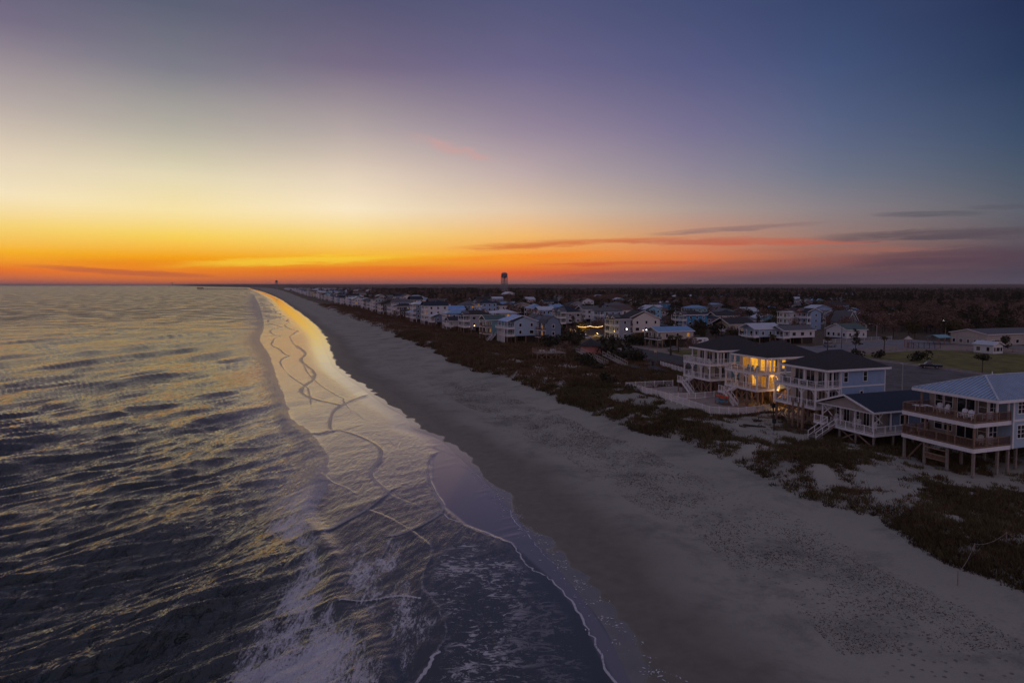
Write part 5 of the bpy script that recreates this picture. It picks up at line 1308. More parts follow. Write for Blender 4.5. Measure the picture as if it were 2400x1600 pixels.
def shelter(px, py, W, D, h, mat, label):
    x, y = G(px, py); t = empty('picnic_shelter', (x, y, 2.5), YAW, label, 'shelter')
    for xx in (0, W/2, W):
        for yy in (0, D): part_box('post', 'timber', t, xx, yy, 0, .2, .2, h)
    gable_roof(-.5, W+.5, -.5, D+.5, h, D*.2, 'x').build('roof', M[mat], t)
shelter(2200, 808, 6, 4.5, 2.6, 'teal_siding', 'open shelter with teal roof beside the playground')
def playground():
    x, y = G(2128, 817); t = empty('play_structure', (x, y, 2.5), 0, 'playground frame with posts, bars and small roofed tower behind the grass field', 'playground')
    for k in range(7): part_box('post', 'black_metal', t, k*1.9, 0, 0, .12, .12, 2.2)
    for a, b in ((0, 5.7), (5.7, 11.4)): MB().beam((a, 0, 2.2), (b-.02, 0, 2.2), .1).build('bar', M['black_metal'], t)
    for xx in (2, 3.6):
        for yy in (4, 5.6): part_box('tower_post', 'red_siding', t, xx, yy, 0, .15, .15, 3.0)
    MB().box(1.9, 3.7, 3.9, 5.7, 1.4, 1.5).build('platform', M['timber'], t)
    MB().poly([(1.7,3.7,3),(3.9,3.7,3),(3.9,5.9,3),(1.7,5.9,3),(2.8,4.8,4.2)], [(0,3,2,1),(0,1,4),(1,2,4),(2,3,4),(3,0,4)]).build('tower_roof', M['beige_siding'], t)
    MB().beam((3.8, 4.8, 1.5), (7, 4.8, .3), .6, .08).build('slide', M['red_siding'], t)
playground()

# ------------------------------------------------------------------ vehicles
mk('car_black', (.015, .016, .02), .25, .1, 2, spec=.6); mk('car_white', (.7, .7, .72), .3, .05, 2, spec=.6); mk('car_grey', (.25, .26, .28), .3, .05, 2, spec=.6)
mk('car_red', (.30, .03, .03), .3, .05, 2, spec=.6); mk('car_blue', (.06, .10, .22), .3, .05, 2, spec=.6); mk('tyre', (.02, .02, .02), .8, .1, 5)
def extr(prof, w, inset=0):
    """side profile (x,z) list extruded across y, roof verts inset"""
    zm = max(p[1] for p in prof); m = MB(); n = len(prof)
    pts = []
    for s in (-1, 1):
        for x, z in prof: pts.append((x, s*(w/2-inset*max(0, (z-.9)/(zm-.9+1e-6) if zm > .95 else 0)), z))
    return m.poly(pts, [(i, (i+1) % n, n+(i+1) % n, n+i)[::-1] for i in range(n)]+[tuple(range(n)), tuple(range(n, 2*n))[::-1]])
def car(px, py, rz, mat, label, kind='suv', rack=False, bed=False, lamps=False):
    x, y = G(px, py); t = empty('parked_car', (x, y, 2.57), rz, label, 'car')
    if kind == 'pickup':
        body = [(-2.7,.42),(-2.7,1.02),(-.2,1.05),(1.35,1.08),(2.55,.98),(2.72,.7),(2.7,.42)]; cab = [(-.35,1.04),(-.2,1.75),(.75,1.78),(1.45,1.08)]; hl = 2.7
    elif kind == 'sedan':
        body = [(-2.25,.35),(-2.3,.9),(-1.6,.98),(1.2,.95),(2.15,.8),(2.3,.6),(2.25,.35)]; cab = [(-1.5,.96),(-.85,1.42),(.35,1.44),(1.15,.95)]; hl = 2.25
    else:
        body = [(-2.3,.4),(-2.35,1.0),(-2.2,1.08),(1.1,1.08),(2.2,.98),(2.38,.7),(2.35,.4)]; cab = [(-2.2,1.07),(-1.95,1.72),(.25,1.76),(1.1,1.08)]; hl = 2.35
    b = extr(body, 1.85).build('body', M[mat], t)
    c = extr(cab, 1.7, .18).build('cabin_glass', M['glass'], t)
    m = MB(); zt = max(p[1] for p in cab); xa, xb = cab[1][0], cab[2][0]; m.box(xa-.02, xb+.02, -.70, .70, zt-.02, zt+.04); m.build('roof', M[mat], t)
    for xx in (-1.45, 1.5):
        for s in (-1, 1):
            wl = MB().cyl((0, -.12, 0), (0, .12, 0), .36, None, 14).build('wheel', M['tyre'], t, (xx, s*.86, .36))
            MB().cyl((0, -.13, 0), (0, .13, 0), .2, None, 10).build('rim', M['steel'], wl)
    for s in (-1, 1):
        MB().box(hl-.06, hl+.03, s*.68-.2, s*.68+.2, .68, .84).build('headlight', M['white_bulb' if lamps else 'curtain_glass'], t)
        MB().box(-hl-.04, -hl+.05, s*.75-.12, s*.75+.12, .68, .88).build('tail_light', M['car_red'], t)
    return t
car(2180, 863, R(160), 'car_black', 'dark pickup truck parked at the kerb of the grass field', 'pickup')
car(1374, 795, R(20), 'car_white', 'white car parked under the stacked-porch grey house')
car(1404, 790, R(-60), 'car_grey', 'grey car parked right behind the narrow three-storey house', 'sedan')
car(1333, 800, R(10), 'car_blue', 'blue car in the sandy lot beside the bushes', 'sedan')
car(1548, 812, R(15), 'car_black', 'black car parked under the long blue-roofed stilt house')
car(1580, 822, R(25), 'car_grey', 'grey saloon at the roadside right of the tall lamp post', 'sedan')
car(1735, 808, R(40), 'car_white', 'white car under the pale yellow house')
car(1655, 806, R(15), 'car_red', 'red car on the drive left of the yellow house', 'sedan')
car(1945, 813, R(20), 'car_grey', 'grey car on the cross road behind the nearest dark hip roof')
car(1800, 815, R(100), 'car_black', 'black car below the white single-storey house')
def trailer(px, py, rz, label):
    x, y = G(px, py); t = empty('caravan', (x, y, 2.5), rz, label, 'caravan')
    extr([(-3,.5),(-3.1,1.8),(-2.9,2.7),(2.7,2.7),(3.1,1.9),(3,.5)], 2.3).build('body', M['white_paint'], t)
    for s in (-1, 1): MB().cyl((0, s*1.0-.1, .35), (0, s*1.0+.1, .35), .35, None, 12).build('wheel', M['tyre'], t)
    MB().box(-1.2, .2, -1.18, -1.14, 1.4, 2.1).build('window', M['glass'], t); MB().box(1.0, 1.7, -1.18, -1.14, .7, 2.3).build('door', M['pale_metal'], t)
trailer(1640, 808, R(14), 'white caravan parked beside the long blue-roofed stilt house')

# ------------------------------------------------------------------ deck furniture
def adirondack(p, rz, label, group, mat='white_paint'):
    t = empty('deck_chair', p, rz, label, 'chair', group)
    key = ('adir', mat)
    if key not in _pc:
        s = MB(); [s.box(-.32+.0, .25, -.28+.115*i, -.28+.115*i+.095, .34, .37) for i in range(5)]
        s.beam((-.32, -.3, .33), (.35, -.3, .22), .04, .12); s.beam((-.32, .3, .33), (.35, .3, .22), .04, .12)
        b = MB(); [b.beam((.22, -.26+.105*i, .28), (.52, -.30+.12*i, 1.02+.05*(2.5-abs(i-2.5))), .09, .025) for i in range(6)]; b.beam((.45, -.3, .8), (.45, .3, .8), .05, .04)
        a = MB(); a.box(-.38, .42, -.07, .07, .56, .59); a.box(-.32, -.25, -.05, .05, 0, .56); a.box(.28, .34, -.04, .04, 0, .56)
        _pc[key] = (s.mesh('seat', M[mat]), b.mesh('backrest', M[mat]), a.mesh('armrest', M[mat]))
    s, b, a = _pc[key]
    link('seat', s, t); link('backrest', b, t); link('armrest', a, t, (0, -.38, 0)); link('armrest', a, t, (0, .38, 0)); return t
def patio_table(p, label, mat='white_paint', r=.6, square=False):
    t = empty('patio_table', p, 0, label, 'table')
    if square: MB().box(-r, r, -r*.6, r*.6, .7, .76).build('tabletop', M[mat], t)
    else: MB().cyl((0,0,.7), (0,0,.75), r, None, 18).build('tabletop', M[mat], t)
    for s in (-1, 1):
        for q in (-1, 1): part_box('leg', mat, t, s*r*.6, q*r*.4, 0, .06, .06, .7)
def chairs(h, spots, base, group, mat='white_paint'):
    for i, (x, y, z, rz, lab) in enumerate(spots):
        adirondack(loc_w(h, x, y, z), h.rotation_euler.z+R(rz), lab, group, mat)
g = 'white slatted chairs on the decks'
chairs(HE, [(2.2,3.1,6.46,0,'white deck chair nearest the corner, upper brown deck'), (1.9,2.0,6.46,10,'second white chair from the right on the upper brown deck'), (3.3,.8,6.46,-20,'white chair tucked by the corner windows of the upper brown deck'),
            (3.2,7.1,6.46,5,'left chair of the pair before the upper windows of the metal-roofed house'), (3.0,6.0,6.46,-10,'right chair of the pair before the upper windows of the metal-roofed house'),
            (3.0,1.6,3.51,0,'left white chair at the right end of the lower brown deck'), (3.3,.7,3.51,-15,'right white chair at the right end of the lower brown deck')], '', g)
patio_table(loc_w(HE, 1.6, 8.0, 6.46), 'white table at the left end of the upper brown deck', square=True, r=1.0)
chairs(HD, [(2.6,8.0,1.96,0,'left rocking-style chair on the cottage porch behind the crossed rail'), (2.6,7.0,1.96,10,'second chair from the left on the cottage porch'), (2.6,4.6,1.96,-10,'chair by the cottage door, left of centre post'), (2.4,3.6,1.96,5,'chair right of the cottage door'), (2.6,1.0,1.96,0,'chair at the right end of the cottage porch')], '', g)
chairs(HA, [(.7,8.4,6.51,180,'far-left white chair at the upper rail of the leftmost porch house'), (.7,7.2,6.51,170,'white chair second from left at the upper rail of the leftmost porch house'), (.8,4.6,6.51,180,'white chair at the middle of the leftmost house\'s upper rail'), (.9,3.6,6.51,190,'white chair right of the middle on the leftmost house\'s upper deck'), (.9,2.3,6.51,180,'white chair near the right corner of the leftmost house\'s upper deck'), (1.0,1.0,6.51,180,'white chair in the right corner of the leftmost house\'s upper deck')], '', g)
mk('teal_plastic', (.05, .22, .24), .5, .1, 3)
chairs(HB, [(1.6,4.6,6.51,10,'teal chair outside the glowing sliders, left one'), (1.6,3.6,6.51,-10,'teal chair outside the glowing sliders, middle one'), (1.6,2.3,6.51,0,'teal chair outside the glowing sliders, right one')], '', 'teal chairs on the lit deck', 'teal_plastic')
patio_table(loc_w(HB, 1.2, 7.4, 6.51), 'dark patio table at the left end of the lit upper deck', 'deck_timber', .7)
patio_table(loc_w(HC, 1.4, 4.4, 6.51), 'white round table on the upper deck of the blue-sided house', r=.6)
patio_table(loc_w(HC, 1.5, 6.6, 6.51), 'dark table on the upper deck of the blue-sided house', 'dark_timber', r=.7)
chairs(HC, [(1.5,5.4,6.51,90,'dark chair left of the white round table, blue-sided house'), (1.4,3.3,6.51,-90,'dark chair right of the white round table, blue-sided house'), (1.3,7.8,6.51,90,'dark chair at the far end of the blue-sided house\'s upper deck'), (1.6,1.7,3.51,0,'dark chair on the lower deck of the blue-sided house, near corner'), (1.6,5.2,3.51,0,'dark chair mid lower deck of the blue-sided house')], '', 'dark chairs on the blue-sided house', 'dark_timber')
mk('kayak_red', (.62, .06, .02), .4, .08, 2); mk('kayak_blue', (.08, .30, .40), .4, .08, 2)
def kayak_rack():
    p = Vector(loc_w(HB, -2.6, 6.4, 0)); t = empty('kayak_rack', p, YAW+R(90), 'timber rack holding red and blue kayaks below the lit house', 'rack')
    for xx in (-1.4, 1.4):
        for yy in (-.45, .45): part_box('post', 'timber', t, xx, yy, 0, .1, .1, 1.9)
        for zz in (.5, 1.3): MB().beam((xx, -.45, zz), (xx, .45, zz), .08).build('crossbar', M['timber'], t)
    for zz, yy, mm, lab in ((.54, -.1, 'kayak_blue', 'blue-grey kayak on the lower bars of the rack'), (1.34, -.2, 'kayak_red', 'red-orange kayak on the upper bars of the rack, front one'), (1.34, .28, 'kayak_red', 'red-orange kayak on the upper bars of the rack, back one'), (.54, .33, 'kayak_blue', 'blue-grey kayak at the back of the lower bars')):
        m = MB(); n = 12; rings = []
        for i in range(n+1):
            f = -1+2*i/n; wd = .36*(1-f*f)**.7+.01; hh = .34*(1-abs(f)**3)**.6+.03; zc = .08*f*f
            rings.append([(1.75*f, wd*math.cos(a), zc+hh/2+hh/2*math.sin(a)) for a in [2*math.pi*k/10 for k in range(10)]])
        P = [q for r_ in rings for q in r_]
        m.poly(P, [(i*10+k, i*10+(k+1) % 10, (i+1)*10+(k+1) % 10, (i+1)*10+k) for i in range(n) for k in range(10)]+[tuple(range(10))[::-1], tuple(range(n*10, n*10+10))])
        q = empty('kayak', (p.x+yy*-math.sin(YAW+R(90)), p.y+yy*math.cos(YAW+R(90)), p.z+zz), YAW+R(90), lab, 'kayak', 'kayaks on the rack')
        m.build('hull', M[mm], q, smooth=True); MB().lathe([(.22, 0), (.26, .05), (.2, .06), (.18, .01)], 12).build('cockpit', M['black_metal'], q, (0, 0, .32))
kayak_rack()
def bin_(px, py, label, mat='dark_timber'):
    x, y = G(px, py); t = empty('litter_bin', (x, y, 2.52), 0, label, 'litter bin')
    MB().lathe([(.34, 0), (.40, 1.0)], 10).build('body', M[mat], t); MB().lathe([(.43, 0), (.43, .06), (.2, .18)], 10).build('lid', M['black_metal'], t, (0, 0, 1.0))
bin_(1530, 856, 'wooden litter bin at the end of the parking bay'); bin_(1572, 832, 'litter bin on the grass verge below the stilted blue-roofed house')
def sign(px, py, label, w=.9, h=.7, H=2.0, mat='white_paint', z=2.5):
    x, y = G(px, py); t = empty('sign', (x, y, z), R(-10), label, 'sign')
    for s in (-1, 1): part_box('post', 'timber', t, s*w*.4, 0, 0, .09, .09, H)
    MB().box(-w/2, w/2, -.1, -.05, H-h, H).build('board', M[mat], t)
sign(1452, 835, 'pale information board on two posts left of the road', 1.2, .9, 2.6)
sign(1536, 833, 'diamond warning sign by the tall lamp post', .8, .8, 1.8, 'yellow_siding'); 
# driftwood, posts and pipes on the sand in front of the porch houses
def log(px, py, L, rz, label, r=.18):
    x, y = G(px, py); t = empty('driftwood_log', (x, y, hz(x, y)+r*.7), R(rz), label, 'log')
    m = MB(); pr = Vector((-L/2, 0, 0))
    for i in range(1, 7):
        c = Vector((-L/2+L*i/6, rnd.uniform(-.12, .12), rnd.uniform(-.04, .06))); m.cyl(pr, c, r*(1.1-.08*i), r*(1.0-.08*i), 8); pr = c
    m.build('trunk', M['dark_timber'], t); MB().cyl((L*.1, 0, 0), (L*.28, .5, .5), r*.4, r*.2, 6).build('branch', M['dark_timber'], t)
log(1768, 1002, 3.4, -30, 'dark driftwood log lying on the sand before the blue-sided house')
log(1880, 1003, 3.8, -12, 'long pale-edged plank log under the blue-sided house', .12)
log(1776, 990, 1.4, 10, 'short dark stump on the sand above the driftwood log', .25)
def shower(px, py, label, H=2.2):
    x, y = G(px, py); t = empty('post', (x, y, hz(x, y)), 0, label, 'post')
    MB().cyl((0, 0, 0), (0, 0, H), .12, .1, 8).build('pole', M['dark_timber'], t); MB().box(-.25, .25, -.2, .2, H-.8, H-.1).build('box', M['black_metal'], t)
shower(1812, 985, 'dark post with box on top between the fence and the blue-sided house', 3.0); shower(1814, 1010, 'dark post with box standing on the sand, lower of two', 2.0)
# festoon terrace: string of warm bulbs and glowing tent
def terrace():
    x0, y0, z0 = at(1352, 770, 300); t = empty('string_lights', (x0, y0, 2.5), 0, 'string of warm bulbs over a lit terrace behind the narrow three-storey house', 'string lights')
    L = 11.5; zt = z0-2.5+1.3
    for xx in (0, L): part_box('pole', 'dark_timber', t, xx, 0, 0, .15, .15, zt+.3)
    m = MB(); pr = None
    for i in range(25):
        f = i/24; c = Vector((L*f, 0, zt-.5*4*((f*2) % 1)*(1-(f*2) % 1)))
        if pr is not None: m.beam(pr, c, .03)
        pr = c
    m.build('cable', M['black_metal'], t)
    bm = MB().lathe([(.01, -.15), (.12, -.05), (.1, .06), (.03, .12)], 8).mesh('bulb', M['bulb'])
    for i in range(22):
        f = (i+.5)/22; link('bulb', bm, t, (L*f, 0, zt-.1-.5*4*((f*2) % 1)*(1-(f*2) % 1)))
    point_light('terrace_light', (x0+3, y0-1, 4.6), 800, (1, .62, .16)); point_light('terrace_light', (x0-2.5, y0-2, 4.4), 1500, (1, .72, .18), .4); point_light('terrace_light', (x0+9, y0+.5, 4.6), 500, (1, .55, .16))
    q = empty('patio_canopy', (x0-3.5, y0-1, 2.5), YAW, 'small canopy lit bright yellow from below beside the string lights', 'canopy')
    for a in (0, 3): 
        for b in (0, 3): part_box('post', 'timber', q, a, b, 0, .12, .12, 2.6)
    MB().poly([(-.3,-.3,2.6),(3.3,-.3,2.6),(3.3,3.3,2.6),(-.3,3.3,2.6),(1.5,1.5,3.8)], [(0,3,2,1),(0,1,4),(1,2,4),(2,3,4),(3,0,4)]).build('canopy_top', M['yellow_siding'], q)
    w_ = empty('yard_wall', (x0-9, y0-6, 2.5), YAW, 'low cream wall catching the yellow terrace light', 'wall'); MB().box(0, 14, 0, .25, 0, 1.3).build('wall_panel', M['cream_paint'], w_)
terrace()

for px, py, lab in ((1130,812,'wooden utility pole beside the teal house'), (1255,765,'utility pole between the curved-gable house and the red house'), (1362,782,'utility pole left of the string lights'), (1492,790,'utility pole in front of the black-roofed cream house'), (1620,796,'utility pole right of the vivid blue house'),
                    (1690,790,'utility pole left of the yellow house'), (1790,795,'utility pole left of the white single-storey house'), (1870,800,'utility pole left of the slim white pole'), (1110,748,'utility pole behind the blue metal roof'), (1330,742,'utility pole near the navy-roofed grey house'), (1905,745,'utility pole behind the tall blue house')):
    x, y = G(px, py); t = empty('utility_pole', (x, y, 2.5), rnd.uniform(-.3, .3), lab, 'pole')
    MB().cyl((0, 0, 0), (0, 0, 9.5), .17, .11, 8).build('pole', M['dark_timber'], t)
    MB().box(-1.1, 1.1, -.07, .07, 8.7, 8.85).build('crossarm', M['dark_timber'], t)
    for k in (-.95, -.4, .4, .95): MB().cyl((k, 0, 8.85), (k, 0, 9.05), .05, .04, 6).build('insulator', M['white_paint'], t)
# ------------------------------------------------------------------ trees: real crowns of leaf clumps, shared shapes
def leaf_mat(name, a, b, scale=.02):
    m = bpy.data.materials.new(name); m.use_nodes = True; t = NT(m.node_tree)
    p = t.node('ShaderNodeBsdfPrincipled'); o = t.node('ShaderNodeOutputMaterial'); t.l.new(p.outputs[0], o.inputs[0])
    P = t.node('ShaderNodeNewGeometry').outputs['Position']
    n = t.noise(P, scale, 4, .6); n2 = t.noise(P, .9, 3, .7)
    oi = t.node('ShaderNodeObjectInfo').outputs['Random']
    f = t.math('ADD', t.math('MULTIPLY', n, .6), t.math('ADD', t.math('MULTIPLY', n2, .35), t.math('MULTIPLY', oi, .15)))
    t.put(p.inputs['Base Color'], t.ramp(f, [(.35, a+(1,)), (.75, b+(1,))])); p.inputs['Roughness'].default_value = .9; p.inputs['Specular IOR Level'].default_value = .1
    return m
M['leaf_dark'] = leaf_mat('leaf_dark', (.030, .028, .018), (.090, .076, .048))
M['leaf_brown'] = leaf_mat('leaf_brown', (.11, .062, .050), (.27, .17, .13))
M['leaf_olive'] = leaf_mat('leaf_olive', (.045, .040, .018), (.12, .10, .05))
M['leaf_rust'] = leaf_mat('leaf_rust', (.05, .024, .014), (.115, .055, .03))
M['bark'] = pmat('bark', (.09, .065, .05), .9, .25, 4)
def crown_np(lobes, n, size, rs, flat=.5, shell=.55):
    """quads scattered through ellipsoid lobes"""
    wts = np.array([l[3]*l[4]*l[5] for l in lobes])**.7; pick = rs.choice(len(lobes), n, p=wts/wts.sum())
    L = np.array(lobes)[pick]
    d = rs.normal(size=(n, 3)); d /= np.linalg.norm(d, axis=1)[:, None]
    r = (shell+(1-shell)*rs.rand(n)**.6)*(.85+.3*rs.rand(n))
    c = L[:, :3]+d*L[:, 3:6]*r[:, None]
    nrm = d+rs.normal(size=(n, 3))*.8; nrm[:, 2] += flat; nrm /= np.linalg.norm(nrm, axis=1)[:, None]
    a = np.cross(nrm, rs.normal(size=(n, 3))); a /= np.linalg.norm(a, axis=1)[:, None]; b = np.cross(nrm, a)
    s = size*(.5+rs.rand(n)); a *= s[:, None]; b *= (s*(.5+.5*rs.rand(n)))[:, None]
    V = np.stack([c-a-b*.6, c+a-b*.3, c+a*.6+b, c-a*.5+b*.8], 1).reshape(-1, 3)
    return V, np.arange(n*4).reshape(n, 4)
def tree_proto(kind, seed):
    rs = np.random.RandomState(seed); r_ = random.Random(seed)
    tr = MB()
    if kind == 'pine':
        H = 13; lobes = [(r_.uniform(-1,1), r_.uniform(-1,1), 5+i*.95, 2.9-i*.25+r_.uniform(-.4,.4), 2.9-i*.25+r_.uniform(-.4,.4), .55) for i in range(9)]
        tr.cyl((0,0,0), (0,0,7), .22, .15, 7).cyl((0,0,7), (.1,0,12.6), .15, .04, 6); n, sz, mt = 520, .34, 'leaf_dark'
    elif kind == 'oak':
        lobes = [(r_.uniform(-2.6,2.6), r_.uniform(-2.6,2.6), r_.uniform(3.2,6.2), r_.uniform(1.3,2.3), r_.uniform(1.3,2.3), r_.uniform(.9,1.6)) for i in range(9)]
        tr.cyl((0,0,0), (0,0,2.4), .3, .22, 8); [tr.cyl((0,0,2.0), (l[0]*.8, l[1]*.8, l[2]), .14, .04, 6) for l in lobes[:6]]; n, sz, mt = 620, .36, 'leaf_dark'
    elif kind == 'bare':
        lobes = [(r_.uniform(-2.4,2.4), r_.uniform(-2.4,2.4), r_.uniform(4.0,8.4), r_.uniform(1.4,2.4), r_.uniform(1.4,2.4), r_.uniform(1.2,2.0)) for i in range(9)]
        tr.cyl((0,0,0), (0,0,3.2), .24, .17, 7); [tr.cyl((0,0,2.6+.2*k), (l[0]*.9, l[1]*.9, l[2]+.6), .10, .02, 5) for k, l in enumerate(lobes)]; n, sz, mt = 560, .28, 'leaf_brown'
    elif kind == 'olive':
        lobes = [(r_.uniform(-2,2), r_.uniform(-2,2), r_.uniform(3.5,7.5), r_.uniform(1.2,2.1), r_.uniform(1.2,2.1), r_.uniform(1,1.7)) for i in range(8)]
        tr.cyl((0,0,0), (0,0,3), .24, .16, 7); [tr.cyl((0,0,2.5), (l[0]*.8, l[1]*.8, l[2]), .1, .03, 5) for l in lobes[:6]]; n, sz, mt = 560, .32, 'leaf_olive'
    elif kind == 'bush':
        lobes = [(r_.uniform(-.9,.9), r_.uniform(-.9,.9), r_.uniform(.5,1.1), r_.uniform(.6,1.0), r_.uniform(.6,1.0), r_.uniform(.45,.8)) for i in range(5)]
        [tr.cyl((0,0,0), (l[0]*.7, l[1]*.7, l[2]), .05, .02, 5) for l in lobes]; n, sz, mt = 320, .16, 'leaf_dark'
    elif kind == 'umbrella':
        lobes = [(r_.uniform(-1.1,1.1), r_.uniform(-1.1,1.1), 3.9+r_.uniform(-.2,.35), 1.15, 1.15, .6) for i in range(7)]
        tr.cyl((0,0,0), (0.05,0,3.6), .13, .09, 7); [tr.cyl((0.05,0,2.9), (l[0]*.8, l[1]*.8, l[2]), .05, .02, 5) for l in lobes]; n, sz, mt = 620, .17, 'leaf_dark'
    V, F = crown_np(lobes, n, sz, rs)
    cm = mesh_np('crown', V, F, [M[mt]]); tm = tr.mesh('trunk', M['bark'])
    both = None
    return cm, tm, (V, F, tr, mt)
KIND = ['oak', 'bare', 'pine', 'olive', 'bare', 'oak']
PRO = {i: tree_proto(k, 40+i) for i, k in enumerate(KIND)}
BUSH = {i: tree_proto('bush', 80+i) for i in range(3)}
UMB = tree_proto('umbrella', 5)
def palm_proto(seed):
    r_ = random.Random(seed); tr = MB(); H = 5.2
    tr.cyl((0,0,0), (.1,0,H*.5), .2, .16, 8).cyl((.1,0,H*.5), (.05,0,H), .16, .17, 8)
    m = MB()
    for k in range(20):
        a = k*2.4; up = r_.uniform(-.5, .9); pr = Vector((.05, 0, H)); d = Vector((math.cos(a), math.sin(a), up)).normalized(); L = 1.7; side = Vector((-math.sin(a), math.cos(a), 0))
        pts = [pr]; c = pr
        for i in range(5): c = c+d*L/5; d = (d+Vector((0,0,-.32))).normalized(); pts.append(c)
        for i in range(5):
            w0 = .05+.38*math.sin(math.pi*i/5); w1 = .05+.38*math.sin(math.pi*(i+1)/5)*.9
            p, q = pts[i], pts[i+1]; dr = Vector((0,0,-.12))
            m.poly([p, q, q+side*w1+dr, p+side*w0+dr], [(0,1,2,3)]); m.poly([p, q, q-side*w1+dr, p-side*w0+dr], [(3,2,1,0)])
    return m.mesh('fronds', M['leaf_olive']), tr.mesh('trunk', M['bark'])
PALM = palm_proto(3)
def plant(proto, x, y, s, rz, name, label, cat, group=None, z=None, sz=None):
    z = hz(x, y) if z is None else z
    t = empty(name, (x, y, z-.05), rz, label, cat, group); t.scale = (s, s, sz or s)
    link('trunk' if name != 'bush' else 'stem', proto[1], t); link('crown' if name != 'palm_tree' else 'fronds', proto[0], t); return t
# hand-placed trees and bushes
for px, py, s, sc, lab in ((2008,822,0,0,''),):
    pass
plant(UMB, *G(2302, 873), 1.0, 0, 'umbrella_tree', 'lone round-topped small tree on the edge of the grass field', 'tree')
plant(PRO[2], *G(2005, 826), .62, .4, 'pine_tree', 'spreading conifer by the street with lamp-lit yellowish top', 'tree')
plant(PRO[0], *G(2345, 826), .75, 1.2, 'oak_tree', 'dark bushy tree right of the white shed', 'tree')
for px, py, lab in ((1939,823,'palm tree by the street behind the nearest dark hip roof'), (2072,820,'palm tree left of the playground'), (1708,806,'palm tree in front of the yellow house'), (1572,824,'palm tree under the long blue-roofed stilt house, left'), (1590,826,'palm tree under the long blue-roofed stilt house, right'), (1810,818,'palm tree peeping over the middle dark hip roof')):
    plant(PALM, *G(px, py), rnd.uniform(.85, 1.1), rnd.random()*6, 'palm_tree', lab, 'palm tree')
for px, py, s, lab in ((2062,839,1.5,'dark clipped bush at the left corner of the grass field, right one'), (2007,838,1.7,'dark clipped bush at the left corner of the grass field, left one'), (2152,846,2.0,'low dark bush on the grass near the parked truck'),
    (1495,848,2.6,'big dark bush between the road and the parking bay'), (1452,846,2.4,'dark bush behind the information board'), (1432,834,3.0,'tall dark shrub right of the pink bathhouse'), (1415,822,3.2,'dark shrub behind the pink bathhouse'), (1448,822,3.0,'dark shrub above the information board'),
    (1335,808,3.4,'large black-green bush right of the curved-gable house, left clump'), (1352,806,3.2,'large black-green bush right of the curved-gable house, right clump'), (1317,808,3.0,'black-green bush against the curved-gable house'),
    (1385,861,1.9,'dark bush under the white ramp'), (1405,868,1.4,'small dark bush at the foot of the ramp'), (1365,851,2.0,'dark bush left of the ramp'), (1480,808,2.6,'shrub under the black-roofed cream house, left'), (1500,809,2.4,'shrub under the black-roofed cream house, right'), (1528,806,2.2,'shrub beside the lamp-lit porch'),
    (1420,906,1.6,'round dark bush alone in the dune grass below the sand path'), (1480,921,1.3,'dark bush at the left corner of the white fence')):
    plant(BUSH[rnd.randint(0, 2)], *G(px, py), s, rnd.random()*6, 'bush', lab, 'bush')
# woods and garden trees: nearest 240 as things, the rest one mass
def scatter_trees():
    rs = np.random.RandomState(5); pts = []
    occ = np.array(occupied+[(x, y) for x, y in T]); 
    roads = [[G(*p) for p in q] for q in ([(1380,800),(1460,803),(1570,826),(1700,850),(1900,905),(2000,1000),(1700,960),(1500,860),(1380,830)], [(1990,795),(2200,795),(2500,815),(2700,870),(2700,1100),(2000,960),(1900,880),(1900,800)],
             [(1690,803),(1800,803),(2000,800),(2100,796),(2200,800),(2100,815),(1900,828),(1700,815)])]
    def inp(x, y, poly):
        c = False; n = len(poly)
        for i in range(n):
            x0, y0 = poly[i]; x1, y1 = poly[(i+1) % n]
            if (y0 > y) != (y1 > y) and x < (x1-x0)*(y-y0)/(y1-y0)+x0: c = not c
        return c
    Y = 120.0; out = []
    # candidate cloud
    N = 62000
    v = rs.rand(N); Yc = 110*(2700/110.)**(v**.62); Uc = -.45+1.45*rs.rand(N)
    Xc = Uc*Yc; off = Xc-toe(Yc)
    town = 1-sm(off, 190+70*fbm(Xc*.006, Yc*.006, 3, 6), 270+70*fbm(Xc*.006, Yc*.006, 3, 6))
    dens = .93*(1-town)+.24*town
    dens = np.where(off < 55, .03, dens); dens = np.where(off < 22, 0, dens)
    dens *= np.where(Yc < 230, .5, 1.0)*np.where((Xc > 150) & (Yc > 170), 1.4, 1)
    # thin out by area so that spacing is about 8 m
    area = Yc*Yc*1.45*(math.log(2700/110.)*.62*v**(-.38))/N      # m2 per candidate
    keep = rs.rand(N) < dens*np.clip(area/46., 0, 1)
    for x, y, o_ in zip(Xc[keep], Yc[keep], off[keep]):
        if len(occ) and ((occ[:, 0]+5-x)**2+(occ[:, 1]+3-y)**2).min() < 11**2: continue
        if y < 420 and any(inp(x, y, q) for q in roads): continue
        out.append((x, y))
    return out
TP = scatter_trees(); TP.sort(key=lambda p: p[0]**2+p[1]**2)
KN = {'oak': 'dense dark evergreen', 'bare': 'leafless brown-twigged', 'pine': 'tall dark pine', 'olive': 'thin olive-green'}
from collections import defaultdict
glist = defaultdict(list)
def kind_at(x, y):
    q = fbm(np.array([x*.011]), np.array([y*.011]), 3, 99)[0]+rnd.uniform(-.14, .14)
    return rnd.choice([0, 5, 2]) if q < .44 else rnd.choice([1, 4, 1, 3]) if q < .62 else rnd.choice([1, 4, 3])
LM = []
